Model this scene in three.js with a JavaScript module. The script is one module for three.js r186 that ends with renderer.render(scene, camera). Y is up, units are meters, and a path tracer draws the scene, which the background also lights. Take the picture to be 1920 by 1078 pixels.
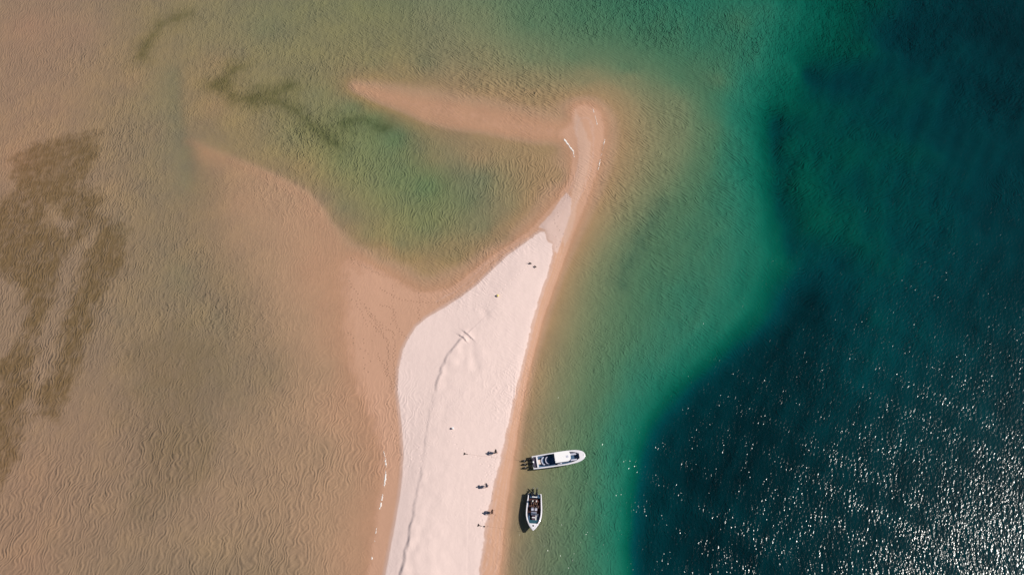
import * as THREE from 'three';
import { MarchingCubes } from 'three/addons/objects/MarchingCubes.js';
import { RoundedBoxGeometry } from 'three/addons/geometries/RoundedBoxGeometry.js';
import { mergeGeometries, mergeVertices } from 'three/addons/utils/BufferGeometryUtils.js';

// ---------------------------------------------------------------- camera, sky, sun, exposure
const scene = new THREE.Scene();
const FLY = 145.6, PITCH = THREE.MathUtils.degToRad(27), LENS = 1450;      // drone height, tilt from straight down, focal length in photo pixels
const camera = new THREE.PerspectiveCamera(2 * THREE.MathUtils.radToDeg(Math.atan(539 / LENS)), 1920 / 1078, 1, 9000);
camera.position.set(0, FLY, 0);
camera.up.set(0, 0, -1);
camera.lookAt(0, 0, -FLY * Math.tan(PITCH));

const renderer = new THREE.WebGLRenderer({ antialias: true });
renderer.toneMapping = THREE.LinearToneMapping;
renderer.toneMappingExposure = 1.02;
renderer.shadowMap.enabled = true;

const SUN_UP = THREE.MathUtils.degToRad(43), SUN_ROUND = THREE.MathUtils.degToRad(3);
const toSun = new THREE.Vector3(Math.cos(SUN_UP) * Math.cos(SUN_ROUND), Math.sin(SUN_UP), -Math.cos(SUN_UP) * Math.sin(SUN_ROUND));
const sun = new THREE.DirectionalLight(new THREE.Color().setRGB(1, 0.95, 0.88), 5);
sun.name = 'sun';
sun.position.copy(toSun).multiplyScalar(400).add(new THREE.Vector3(0, 0, -80));
sun.target.position.set(0, 0, -80);
sun.castShadow = true;
sun.shadow.mapSize.set(4096, 4096);
Object.assign(sun.shadow.camera, { left: -180, right: 180, top: 180, bottom: -180, near: 1, far: 900 });
scene.add(sun, sun.target);

{ // a clear blue sky, paler towards the horizon
  const W = 128, Hh = 64, d = new Float32Array(W * Hh * 4);
  for (let r = 0; r < Hh; r++) {
    const up = ((r + 0.5) / Hh - 0.5) * Math.PI, k = Math.pow(1 - Math.max(0, Math.sin(up)), 3);
    for (let c = 0; c < W; c++) d.set([0.05 + 0.13 * k, 0.085 + 0.14 * k, 0.16 + 0.11 * k, 1], (r * W + c) * 4);
  }
  const sky = new THREE.DataTexture(d, W, Hh, THREE.RGBAFormat, THREE.FloatType);
  sky.mapping = THREE.EquirectangularReflectionMapping;
  sky.magFilter = THREE.LinearFilter;
  sky.needsUpdate = true;
  scene.background = sky;
  scene.environment = sky;
}

// ---------------------------------------------------------------- small tools
const clamp = (x, a, b) => Math.min(b, Math.max(a, x));
const mixn = (a, b, t) => a + (b - a) * t;
const step = (a, b, x) => { const t = clamp((x - a) / (b - a), 0, 1); return t * t * (3 - 2 * t); };
function maker(seed) { let s = seed >>> 0; return () => { s = (s + 0x6d2b79f5) | 0; let t = Math.imul(s ^ (s >>> 15), 1 | s); t = (t + Math.imul(t ^ (t >>> 7), 61 | t)) ^ t; return ((t ^ (t >>> 14)) >>> 0) / 4294967296; }; }
const rnd = maker(20);
const PERM = new Uint8Array(1024), GX = new Float32Array(256), GY = new Float32Array(256);
{ const p = [...Array(256).keys()]; for (let i = 255; i > 0; i--) { const j = Math.floor(rnd() * (i + 1)); [p[i], p[j]] = [p[j], p[i]]; }
  for (let i = 0; i < 1024; i++) PERM[i] = p[i & 255];
  for (let i = 0; i < 256; i++) { const a = rnd() * Math.PI * 2; GX[i] = Math.cos(a) * 1.5; GY[i] = Math.sin(a) * 1.5; } }
function noise(x, y) {          // gradient noise, about -1 to 1
  const ix = Math.floor(x), iy = Math.floor(y), fx = x - ix, fy = y - iy, X = ix & 255, Y = iy & 255;
  const a = PERM[X + PERM[Y]], b = PERM[X + 1 + PERM[Y]], c = PERM[X + PERM[Y + 1]], d = PERM[X + 1 + PERM[Y + 1]];
  const u = fx * fx * fx * (fx * (fx * 6 - 15) + 10), v = fy * fy * fy * (fy * (fy * 6 - 15) + 10);
  const n0 = GX[a] * fx + GY[a] * fy, n1 = GX[b] * (fx - 1) + GY[b] * fy, n2 = GX[c] * fx + GY[c] * (fy - 1), n3 = GX[d] * (fx - 1) + GY[d] * (fy - 1);
  return mixn(mixn(n0, n1, u), mixn(n2, n3, u), v);
}
const fbm = (x, y, n = 3) => { let s = 0, a = 0.57; for (let i = 0; i < n; i++, a *= 0.5) { s += a * noise(x, y); x = x * 2.03 + 17.3; y = y * 2.03 - 9.1; } return s; };
const SP = Math.sin(PITCH), CP = Math.cos(PITCH);
/** Where a point of the survey picture lies on the level y: [x, z] in metres. */
function at(px, py, y = 0) { const u = (px - 960) / LENS, v = (539 - py) / LENS, t = (FLY - y) / (CP - v * SP); return [u * t, (-SP - v * CP) * t]; }
const line = (pts, y = 0) => pts.map(([a, b, h]) => at(a, b, h ?? y));
function toSegs(l) { return l.slice(1).map((b, i) => [l[i][0], l[i][1], b[0] - l[i][0], b[1] - l[i][1]]); }
function near(segs, x, z) {     // [distance, segment, share of the segment, side]
  let best = 1e9, at_ = 0, share = 0, side = 0;
  for (let i = 0; i < segs.length; i++) {
    const [ax, az, dx, dz] = segs[i], px = x - ax, pz = z - az, t = clamp((px * dx + pz * dz) / (dx * dx + dz * dz), 0, 1), ex = px - t * dx, ez = pz - t * dz, q = ex * ex + ez * ez;
    if (q < best) { best = q; at_ = i; share = t; side = dx * pz - dz * px; }
  }
  return [Math.sqrt(best), at_, share, side];
}
function region(pts, y = 0) {   // an outlined patch: signed distance, negative inside
  const l = line(pts, y), segs = toSegs([...l, l[0]]), xs = l.map((p) => p[0]), zs = l.map((p) => p[1]);
  const x0 = Math.min(...xs) - 6, x1 = Math.max(...xs) + 6, z0 = Math.min(...zs) - 6, z1 = Math.max(...zs) + 6;
  return (x, z) => {
    if (x < x0 || x > x1 || z < z0 || z > z1) return 9;
    let inside = false;
    for (const [ax, az, dx, dz] of segs) if ((az > z) !== (az + dz > z) && x < ax + (dx * (z - az)) / dz) inside = !inside;
    const d = near(segs, x, z)[0];
    return inside ? -d : d;
  };
}
// ---------------------------------------------------------------- the sand and the sea floor: heights (metres over the water level) surveyed along lines and at spots
const EAST_WATER = [[930, 1120], [935, 1078], [940, 1040], [943, 1000], [948, 950], [955, 900], [962, 850], [969, 800], [977, 755], [987, 705], [999, 655], [1013, 605], [1028, 560], [1044, 518], [1060, 475], [1075, 440], [1090, 405], [1103, 370], [1114, 335], [1123, 300], [1131, 265], [1134, 238], [1128, 212], [1114, 198], [1098, 192], [1080, 196], [1069, 209], [1073, 222], [1075, 236]];
const DRY = [[718, 1110], [722, 1078], [729, 1040], [739, 990], [748, 940], [754, 890], [756, 850], [753, 800], [749, 765], [745, 730], [747, 692], [755, 655], [766, 633], [780, 612], [800, 595], [832, 577], [862, 558], [892, 536], [922, 507], [950, 480], [985, 455], [1000, 443], [1014, 434], [1022, 434], [1026, 452], [1036, 460], [1036, 478], [1030, 500], [1021, 530], [1010, 562], [999, 600], [990, 640], [980, 680], [970, 720], [962, 752], [954, 790], [946, 830], [936, 870], [926, 910], [917, 950], [909, 1000], [903, 1040], [898, 1078], [893, 1110]];
const lines = [
  [0, EAST_WATER],
  [0, [[1062, 262], [1070, 275], [1077, 292], [1074, 318], [1064, 346], [1052, 368], [1036, 392], [1010, 420], [985, 441], [950, 464], [915, 488], [892, 508], [870, 527], [845, 543], [815, 549], [790, 548], [760, 535], [725, 512], [690, 492], [660, 477]]],
  [0, [[660, 477], [648, 500], [645, 540], [648, 590], [652, 640], [662, 690], [684, 745], [706, 795], [719, 838], [722, 875], [719, 910], [708, 980], [697, 1045], [691, 1078], [684, 1120]]],
  [0.06, [[700, 530], [705, 580], [705, 640], [722, 700], [736, 770]]],
  [0.12, DRY.slice(1, 12)], [0.2, DRY.slice(12, 17)], [0.46, [[818, 690], [804, 742], [792, 795], [788, 850], [774, 930], [757, 1010], [743, 1085]]], [0.3, [[862, 558], [922, 507], [985, 455]]], [0.5, DRY.slice(24, 43)],
  [0.7, [[800, 1100], [815, 1000], [835, 900], [850, 800], [890, 720], [905, 640], [935, 570], [985, 500]]],
  [0.2, [[1040, 420], [1065, 385], [1085, 345], [1096, 300], [1098, 260], [1090, 225]]], [0.3, [[1020, 425], [1050, 395]]],
  [-0.008, [[1055, 258], [1000, 243], [950, 232], [900, 222], [850, 213], [800, 200], [750, 185], [700, 172], [660, 160]]],
  [-0.015, [[1050, 238], [1000, 228], [950, 217], [900, 208], [850, 200], [800, 192]]],
  [-0.02, [[1050, 265], [1000, 261], [950, 253], [900, 243], [850, 237], [800, 224], [750, 201], [700, 183], [665, 167]]],
  [-0.2, [[1042, 277], [1000, 274], [950, 265], [900, 254], [850, 249], [800, 237], [750, 214], [700, 196], [662, 178]]],
  [-0.12, [[1060, 218], [1000, 206], [940, 191], [880, 182], [800, 169], [740, 160], [700, 156], [655, 152]]],
  [-0.05, [[349, 264], [400, 287], [450, 306], [520, 335], [570, 362], [600, 392], [618, 425], [640, 465]]],
  [-0.2, [[362, 255], [405, 275], [457, 295], [527, 324], [580, 351], [612, 384], [632, 420]]], [-0.09, [[356, 290], [400, 305], [450, 322], [515, 350], [560, 378]]],
  [-0.2, [[341, 130], [343, 200], [352, 258], [366, 300], [366, 340]]],
  [-0.3, [[328, 130], [328, 200], [338, 262], [350, 300], [352, 350]]],
  [-0.3, [[965, 1110], [968, 1050], [975, 980], [985, 900], [993, 850], [1003, 780], [1020, 700], [1045, 610], [1075, 520], [1110, 450], [1150, 380], [1180, 320], [1197, 265], [1190, 205], [1155, 168], [1105, 155]]],
  [-0.68, [[1015, 1110], [1018, 1050], [1022, 980], [1030, 900], [1038, 850], [1050, 780], [1068, 700], [1095, 610], [1120, 520], [1160, 450], [1215, 380], [1258, 320], [1282, 260], [1282, 195], [1230, 165]]],
  [-1.2, [[1080, 1110], [1083, 1050], [1085, 980], [1090, 900], [1097, 850], [1108, 780], [1135, 700], [1170, 610], [1200, 520], [1245, 440], [1295, 370], [1330, 300], [1340, 230]]],
  [-1.9, [[1125, 1110], [1128, 1050], [1128, 980], [1132, 900], [1142, 830], [1165, 770], [1205, 710], [1260, 650], [1315, 590], [1350, 520], [1370, 440], [1375, 350], [1370, 270], [1372, 200], [1395, 140], [1420, 80], [1440, 0]]],
  [-2.8, [[1162, 1110], [1163, 1050], [1163, 980], [1167, 910], [1178, 845], [1196, 792], [1236, 738], [1290, 685], [1345, 630], [1395, 580], [1420, 520], [1427, 450], [1422, 380], [1413, 310], [1413, 240], [1428, 180], [1456, 115], [1482, 60], [1500, 0]]],
  [-5.2, [[1184, 1110], [1184, 1050], [1185, 980], [1189, 920], [1201, 858], [1222, 803], [1262, 753], [1318, 700], [1378, 648], [1432, 602], [1462, 550]]],
  [-4.2, [[1464, 500], [1455, 450], [1444, 390], [1436, 320], [1434, 250], [1442, 205]]],
  [-8, [[1203, 1110], [1203, 1050], [1204, 990], [1208, 930], [1221, 868], [1246, 812], [1293, 762], [1352, 712], [1412, 660], [1472, 615], [1505, 560]]],
  [-5.5, [[1492, 500], [1478, 450], [1463, 400], [1454, 340], [1450, 280], [1452, 225]]],
];
const spots = `50 50 .06,30 300 .06,150 60 .12,240 150 .2,300 100 .3,310 40 .32,280 250 .28,300 330 .3,200 350 .2,100 200 .12,200 480 .2,300 450 .28,340 520 .34,400 600 .3,420 700 .28,300 700 .22,240 620 .24,150 800 .15,50 900 .1,50 1050 .08,250 950 .18,400 950 .19,400 850 .22,500 700 .2,500 500 .13,450 450 .13,450 380 .09,560 600 .12,600 700 .12,600 850 .14,600 1000 .12,640 900 .11,640 780 .06,610 580 .04,590 500 .04,660 1040 .06,
400 60 .4,500 50 .45,600 60 .42,700 60 .45,800 40 .52,900 30 .68,1000 40 .92,1100 30 1.2,1200 30 1.5,1300 50 1.6,1380 40 1.5,700 110 .4,800 110 .45,900 110 .46,1000 100 .66,1080 100 .85,1100 145 .45,1000 150 .35,900 150 .3,750 135 .28,1180 120 .95,1280 140 1.15,1340 150 1.15,1180 150 .55,1000 180 .22,
500 150 .35,400 120 .28,400 200 .22,450 250 .25,560 250 .45,650 300 .6,600 180 .45,700 230 .7,740 260 .85,660 205 .6,560 320 .25,650 380 .42,750 330 .75,800 350 .85,870 372 .66,900 340 .6,820 290 .4,900 290 .25,1000 300 .2,1040 330 .17,950 380 .4,900 420 .5,800 420 .62,750 450 .45,700 430 .38,850 470 .28,800 500 .18,940 440 .2,720 475 .16,
1480 130 3.2,1522 145 6.0,1560 30 3.8,1610 85 4.6,1480 270 4.6,1500 350 4.3,1530 420 4.5,1610 445 4.8,1700 60 6.8,1900 60 7.3,1600 150 6.1,1720 180 5.8,1900 220 6.8,1700 300 5.5,1900 350 6.5,1600 250 5.3,1580 330 5.1,1700 480 5.8,1900 560 7.2,1570 500 6,1650 600 5.6,1600 720 6.4,1780 700 6.8,1480 720 8.4,1400 800 9.2,1300 900 9.4,1300 1040 9.2,1480 900 8.4,1700 900 8,1850 1000 8,1600 1060 8.6,1900 800 8`.split(',').map((s) => s.trim().split(/\s+/).map(Number));

const GX0 = -180, GZ0 = -200, GC = 0.6, GNX = 601, GNZ = 369;
function solve() {              // a stiff sheet drawn through the surveyed lines and spots, coarse to fine
  const want = [];
  for (const [h, l] of lines) { const w = line(l, Math.min(h, 0)); for (let i = 1; i < w.length; i++) { const n = Math.ceil(Math.hypot(w[i][0] - w[i - 1][0], w[i][1] - w[i - 1][1]) / 0.3); for (let k = 0; k < n; k++) want.push([mixn(w[i - 1][0], w[i][0], k / n), mixn(w[i - 1][1], w[i][1], k / n), h]); } }
  for (const [px, py, deep] of spots) { const d = px < 430 ? deep * 0.72 : px < 1000 && deep < 1.2 ? deep * 0.9 : deep; const [x, z] = at(px, py, -d); for (let i = -2; i <= 2; i++) for (let j = -2; j <= 2; j++) want.push([x + i * 0.7, z + j * 0.7, -d]); }
  let old = null, on = 0, om = 0;
  for (const f of [16, 8, 4, 2, 1]) {
    const c = GC * f, nx = Math.floor((GNX - 1) / f) + 1, nz = Math.floor((GNZ - 1) / f) + 1, u = new Float32Array(nx * nz), s = new Float32Array(nx * nz), k = new Float32Array(nx * nz);
    for (const [x, z, h] of want) { const i = Math.round((x - GX0) / c), j = Math.round((z - GZ0) / c); if (i >= 0 && j >= 0 && i < nx && j < nz) { s[j * nx + i] += h; k[j * nx + i]++; } }
    for (let j = 0; j < nz; j++) for (let i = 0; i < nx; i++) {
      const a = j * nx + i;
      if (k[a]) u[a] = s[a] / k[a];
      else if (old) { const X = Math.min(i / 2, on - 1.001), Z = Math.min(j / 2, om - 1.001), x0 = Math.floor(X), z0 = Math.floor(Z), b = z0 * on + x0; u[a] = mixn(mixn(old[b], old[b + 1], X - x0), mixn(old[b + on], old[b + on + 1], X - x0), Z - z0); }
      else u[a] = -2;
    }
    const q = (i, j) => u[clamp(j, 0, nz - 1) * nx + clamp(i, 0, nx - 1)], rounds = f === 16 ? 400 : f === 1 ? 40 : 80;
    for (let r = 0; r < rounds; r++) for (let j = 0; j < nz; j++) for (let i = 0; i < nx; i++) {
      const a = j * nx + i;
      if (k[a]) continue;
      let cross, diag = 0, far = 0;
      if (i > 1 && j > 1 && i < nx - 2 && j < nz - 2) { cross = u[a - 1] + u[a + 1] + u[a - nx] + u[a + nx]; diag = u[a - nx - 1] + u[a - nx + 1] + u[a + nx - 1] + u[a + nx + 1]; far = u[a - 2] + u[a + 2] + u[a - 2 * nx] + u[a + 2 * nx]; u[a] = 0.35 * (8 * cross - 2 * diag - far) / 20 + 0.65 * cross / 4; }
      else u[a] = (q(i - 1, j) + q(i + 1, j) + q(i, j - 1) + q(i, j + 1)) / 4;
    }
    old = u; on = nx; om = nz;
  }
  const out = new Float32Array(old.length);   // soften the survey's own edges
  for (let pass = 0; pass < 3; pass++) { for (let j = 0; j < GNZ; j++) for (let i = 0; i < GNX; i++) { let t = 0; for (let b = -1; b <= 1; b++) for (let a = -1; a <= 1; a++) t += old[clamp(j + b, 0, GNZ - 1) * GNX + clamp(i + a, 0, GNX - 1)] * (2 - Math.abs(a)) * (2 - Math.abs(b)); out[j * GNX + i] = t / 16; } old.set(out); }
  return old;
}
const SURVEY = solve();
function surveyed(x, z) {
  const X = clamp((x - GX0) / GC, 0, GNX - 1.001), Z = clamp((z - GZ0) / GC, 0, GNZ - 1.001), i = Math.floor(X), j = Math.floor(Z), a = j * GNX + i, fx = X - i, fz = Z - j;
  return mixn(mixn(SURVEY[a], SURVEY[a + 1], fx), mixn(SURVEY[a + GNX], SURVEY[a + GNX + 1], fx), fz);
}
// the little cliff that the tide has cut along the dune, with its height at each corner
const SCARP = [[878, 624, 0.1], [864, 637, 0.3], [849, 653, 0.3], [836, 672, 0.36], [828, 690, 0.3], [821, 716, 0.2], [814, 742, 0.13], [806, 770, 0.1], [801, 795, 0.12], [799, 822, 0.11], [796, 850, 0.12], [789, 890, 0.14], [781, 930, 0.19], [772, 975, 0.25], [765, 1010, 0.33], [757, 1050, 0.38], [750, 1085, 0.4], [744, 1115, 0.4]];
const scarp = toSegs(line(SCARP.map(([a, b]) => [a, b]), 0.4));
const slips = [[[872, 624], [877, 628], [884, 635]], [[863, 630], [868, 633], [872, 638]]].map((l) => toSegs(line(l, 0.5)));
const gullies = [[[881, 642], [884, 655], [888, 672], [892, 690]], [[868, 652], [872, 668]], [[909, 586], [911, 592]]].map((l) => toSegs(line(l, 0.5)));
const dry = region(DRY, 0.3);
function heightAt(x, z) {
  let h = surveyed(x, z);
  const sandy = step(-0.4, 0.4, h);
  h += sandy * (0.02 * fbm(x * 0.35, z * 0.35) + 0.006 * noise(x * 1.3, z * 0.8) + 0.02 * step(0.25, 0, Math.abs(h)) * fbm(x * 0.6 + 20, z * 0.45));
  if (h > 0.3) h += 0.014 * fbm(x * 0.6, z * 0.4 + 30) + 0.003 * noise(x * 3.1, z * 3.1);
  if (h < -0.5) h *= 1 + step(-0.5, -2, h) * (0.13 * fbm(x * 0.055 + 5, z * 0.075, 4) + 0.05 * noise(x * 0.3 + 0.15 * z, z * 0.12));
  if (x > -30 && x < 4 && z < -30 && z > -100 || (x > -30 && x < -8 && z >= -100)) {
    const wob = noise(x * 0.5, z * 0.5) * 0.25 + noise(x * 1.6, z * 1.6) * 0.08, [d, i, t, s] = near(scarp, x, z);
    if (d < 14) { const k = mixn(SCARP[i][2], SCARP[i + 1][2], t) * (0.75 + 0.45 * noise(x * 0.5 + 9, z * 0.5)), signed = (s < 0 ? d : -d) + wob; h += Math.max(0, k) * step(-0.4, 0.4, signed) * Math.exp(-Math.max(0, signed) / 4); }
    for (const g of slips) { const [e, , , q] = near(g, x, z); if (e < 2) h += 0.3 * step(-0.15, 0.15, q < 0 ? e : -e) * Math.exp(-e / 0.5); }
    for (const g of gullies) { const [e] = near(g, x, z); if (e < 4) h -= 0.1 * Math.exp(-(e * e) / 0.8); }
  }
  return h;
}
// ---------------------------------------------------------------- what the ground is made of (real base colours)
const DRY_SAND = [0.735, 0.57, 0.522], DAMP_SAND = [0.53, 0.36, 0.3], TIDE_SAND = [0.54, 0.345, 0.255], WET_SAND = [0.5, 0.285, 0.188], BED_SAND = [0.43, 0.235, 0.142], EAST_BED = [0.42, 0.216, 0.106], LAGOON_BED = [0.395, 0.212, 0.088], FLAT_BED = [0.282, 0.16, 0.1], MUD_WEED = [0.175, 0.09, 0.034], BROWN_WEED = [0.2, 0.115, 0.06], OLIVE_WEED = [0.15, 0.09, 0.025], GREY_SILT = [0.24, 0.15, 0.09], CLEAN_SAND = [0.45, 0.265, 0.155], CHANNEL_SILT = [0.28, 0.25, 0.248], SEAGRASS = [0.11, 0.1, 0.06];
const damp = region([[1022, 430], [1010, 425], [1035, 398], [1052, 372], [1062, 360], [1072, 372], [1070, 400], [1060, 430], [1052, 455], [1045, 475], [1037, 470], [1036, 455], [1026, 448]], 0.3);
const tidal = region([[1079, 205], [1084, 215], [1095, 240], [1108, 270], [1106, 310], [1094, 350], [1082, 385], [1074, 430], [1060, 460], [1052, 450], [1060, 420], [1068, 380], [1080, 330], [1086, 290], [1084, 260], [1076, 240]], 0.1);
const mudWeed = [
  region([[20, 300], [60, 272], [110, 258], [182, 246], [180, 290], [168, 318], [150, 345], [186, 370], [181, 408], [160, 440], [132, 455], [112, 505], [100, 555], [82, 600], [64, 640], [60, 690], [48, 760], [30, 850], [-20, 930], [-60, 900], [-60, 700], [20, 665], [45, 620], [42, 562], [30, 530], [-20, 505], [-60, 440], [-10, 390], [25, 350]]),
  region([[185, 412], [232, 414], [236, 460], [228, 508], [200, 540], [176, 572], [166, 620], [152, 680], [130, 730], [108, 780], [66, 784], [60, 745], [94, 705], [106, 655], [112, 615], [124, 592], [134, 560], [156, 492], [176, 450]]),
];
const brownWeed = region([[250, 640], [340, 610], [400, 650], [415, 760], [385, 880], [335, 930], [275, 985], [245, 960], [252, 860], [238, 760]]);
const mudGap = region([[84, 388], [104, 382], [122, 412], [136, 400], [144, 418], [124, 440], [84, 426]]);
const oliveStreaks = [[[405, 160], [425, 168], [442, 184], [480, 186], [520, 190], [555, 207], [590, 240], [632, 272]], [[470, 185], [520, 172], [548, 158]], [[420, 150], [440, 130], [452, 128]], [[262, 112], [280, 75], [305, 45], [345, 28]], [[640, 230], [680, 222], [720, 240]]].map((l) => toSegs(line(l, -0.4)));
const siltSmears = [[[305, 475], [322, 500], [345, 545], [365, 572]], [[217, 585], [232, 600]], [[222, 408], [230, 445]], [[400, 590], [425, 620]], [[440, 745], [455, 760]], [[255, 900], [258, 960], [285, 975], [330, 925]], [[95, 1020], [120, 1030]], [[250, 715], [300, 740]], [[335, 140], [336, 200], [345, 262], [356, 292]], [[385, 770], [395, 800]]].map((l) => toSegs(line(l, -0.25)));
const grassBands = [[[1448, 205], [1449, 260], [1456, 330], [1466, 400], [1482, 450], [1500, 500]], [[1505, 140], [1540, 142]]].map((l) => toSegs(line(l, -6)));
const shelfStreak = toSegs(line([[1240, 385], [1215, 425], [1185, 480], [1165, 530]], -0.9));
const weightSpots = [[50, 50, 0], [50, 600, 0], [100, 1000, 0], [300, 300, 0.22], [350, 550, 0.2], [350, 850, 0.04], [550, 950, 0.1], [550, 650, 0.15], [480, 180, 0.65], [640, 300, 1], [800, 380, 1], [700, 60, 0.7], [900, 100, 0.5], [900, 280, 0.45], [1000, 340, 0.35], [850, 470, 0.7], [560, 400, 0.2], [400, 60, 0.5]].map(([a, b, w]) => [...at(a, b), w]);
const blend = (o, c, t) => { for (let i = 0; i < 3; i++) o[i] = mixn(o[i], c[i], t); };
function madeOf(x, z, h, o) {
  const grain = fbm(x * 0.16 + 40, z * 0.16), fine = fbm(x * 1.1, z * 1.1, 2);
  if (h < 0.12) {
    let sw = 0, st = 0;
    for (const [a, b, w] of weightSpots) { const q = 1 / (25 + (x - a) ** 2 + (z - b) ** 2) ** 2; sw += q; st += q * w; }
    o[0] = FLAT_BED[0]; o[1] = FLAT_BED[1]; o[2] = FLAT_BED[2];
    const east = step(-14, 8, x - 0.25 * (z + 80) + 6 * grain);
    blend(o, LAGOON_BED, clamp(st / sw + 0.25 * grain, 0, 1) * (1 - east));
    blend(o, EAST_BED, east * 0.9);
    blend(o, BED_SAND, step(-0.2, -0.08, h) * mixn(0.2, 0.9, step(-75, -50, x)));
    blend(o, CLEAN_SAND, step(-1.1, -2.2, h) * east);
    blend(o, CHANNEL_SILT, step(-4.2, -6.5, h));
    if (x < -40) {
      let m = 9;
      for (const r of mudWeed) m = Math.min(m, r(x, z));
      m = Math.max(m, -mudGap(x, z) - 0.4);
      const w = brownWeed(x, z);
      if (w < 6) blend(o, BROWN_WEED, 0.65 * step(4, -4, w + 5 * fbm(x * 0.16, z * 0.16) + 2 * fine) * clamp(0.7 + 0.6 * grain + 0.5 * fine, 0, 1));
      if (m < 6) blend(o, MUD_WEED, step(1.8, -1.8, m + 2.4 * fbm(x * 0.33, z * 0.28) + 1.5 * fine) * clamp(0.78 + 0.35 * grain + 0.35 * fbm(x * 0.6 + 3, z * 0.35) + 0.25 * fine + 0.5 * fbm(x * 0.9 + 60, z * 0.7), 0.08, 0.92));
    }
    if (x < 0 && h < 0) {
      for (const s of oliveStreaks) { const d = near(s, x, z)[0]; if (d < 9) blend(o, OLIVE_WEED, 0.5 * step(6, -2, d + 3.2 * fbm(x * 0.22, z * 0.22) + 1.4 * fine) + 0.38 * step(2.4, -1, d + 1.6 * fbm(x * 0.5, z * 0.5) + fine)); }
      for (const s of siltSmears) { const d = near(s, x, z)[0]; if (d < 5) blend(o, GREY_SILT, 0.3 * step(3.2, -1.6, d + 2 * fbm(x * 0.4, z * 0.4) + 0.8 * fine)); }
    } else if (h < -3) for (const s of grassBands) { const d = near(s, x, z)[0]; if (d < 10) blend(o, SEAGRASS, 0.12 * step(8, -3, d + 4 * fbm(x * 0.14, z * 0.14) + 1.5 * fine)); }
    else if (h < -0.5) { const d = near(shelfStreak, x, z)[0]; if (d < 6) blend(o, SEAGRASS, 0.45 * step(4.5, -2, d + 2.4 * fbm(x * 0.3, z * 0.2) + fine)); }
    const t = 1 + 0.07 * grain + 0.07 * fine;
    for (let i = 0; i < 3; i++) o[i] *= t;
  }
  if (h > -0.04) {
    const w = [...WET_SAND], ragged = 0.35 * fbm(x * 0.7, z * 0.7) + 0.12 * fine;
    blend(w, TIDE_SAND, 0.85 * step(0.4, -0.4, tidal(x, z) + ragged));
    blend(w, DAMP_SAND, 0.95 * step(0.35, -0.35, damp(x, z) + ragged));
    if (damp(x, z) < 0) blend(w, DRY_SAND, 0.3);
    if (x > -16 && h > 0.05 && h < 0.5) { const n = 0.05 * fbm(x * 0.25, z * 0.12); for (const [at_, wide, t] of [[0.1, 0.014, 0.5], [0.2, 0.02, 0.35], [0.33, 0.03, 0.6]]) blend(w, DAMP_SAND, t * Math.exp(-(((h - at_ - n) / wide) ** 2)) * clamp(0.6 + fine, 0, 1)); }   // lines of shell grit that the swash has left
    const d = dry(x, z) + (x > -2 - 0.15 * (z + 50) || z < -92 ? 1.1 * ragged : 0.25 * ragged);
    blend(w, DAMP_SAND, 0.8 * step(0.9, 0.1, d));
    blend(w, DRY_SAND, step(0.12, -0.16, d));
    const t = 1 + 0.04 * grain + 0.03 * fine + 0.02 * noise(x * 4.3, z * 4.3);
    for (let i = 0; i < 3; i++) o[i] = mixn(o[i], w[i] * t, step(-0.02, 0.02, h));
  }
}

// ---------------------------------------------------------------- footprints: [track, wander in metres, stride]
const tracks = [
  [[[655, 485], [675, 497], [695, 505], [712, 514]], 0.3, 0.45], [[[711, 540], [730, 551], [752, 562], [785, 566], [810, 567], [838, 566]], 0.1, 0.62], [[[711, 572], [725, 573], [738, 582], [740, 600], [745, 615], [755, 630], [765, 636]], 0.15, 0.5],
  [[[735, 535], [735, 560], [737, 580], [733, 612]], 0.2, 0.7], [[[786, 545], [785, 570], [783, 590], [788, 603]], 0.15, 0.6], [[[650, 520], [662, 545], [672, 565], [690, 580]], 0.6, 0.8],
  [[[686, 575], [695, 600], [710, 620], [725, 640], [727, 660], [725, 690], [730, 710], [738, 735]], 0.3, 0.3], [[[696, 588], [712, 610], [735, 622], [740, 650], [737, 680], [737, 712], [741, 730]], 0.25, 0.45], [[[705, 665], [715, 675], [722, 690], [724, 705]], 0.3, 0.5],
  [[[722, 753], [735, 770], [746, 776]], 0.15, 0.5], [[[732, 800], [742, 828], [746, 842], [750, 856], [748, 864]], 0.35, 0.5], [[[738, 700], [743, 715], [746, 733]], 0.2, 0.4], [[[650, 625], [672, 640], [685, 660], [683, 700]], 0.9, 0.8],
  [[[660, 560], [690, 610], [705, 640]], 1, 0.7], [[[845, 563], [870, 548], [888, 535]], 0.3, 0.9], [[[918, 500], [924, 488], [932, 486], [944, 478]], 0.4, 0.5], [[[960, 470], [985, 450]], 0.4, 1.1], [[[757, 650], [748, 690]], 0.2, 0.9],
  [[[925, 850], [930, 870], [915, 880], [908, 905]], 0.8, 0.42], [[[930, 855], [918, 900], [912, 940], [905, 980]], 0.9, 0.6], [[[847, 805], [850, 830], [870, 850]], 0.8, 0.8], [[[775, 880], [788, 860], [797, 830]], 1.2, 0.7], [[[905, 990], [925, 960]], 0.5, 0.6], [[[872, 853], [900, 862], [922, 870]], 0.7, 0.7],
  [[[933, 556], [960, 530], [993, 497]], 0.3, 0.75], [[[905, 590], [925, 560]], 0.3, 0.75], [[[1040, 400], [1050, 440], [1040, 470]], 0.7, 0.9],
];
const prints = [];
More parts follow.
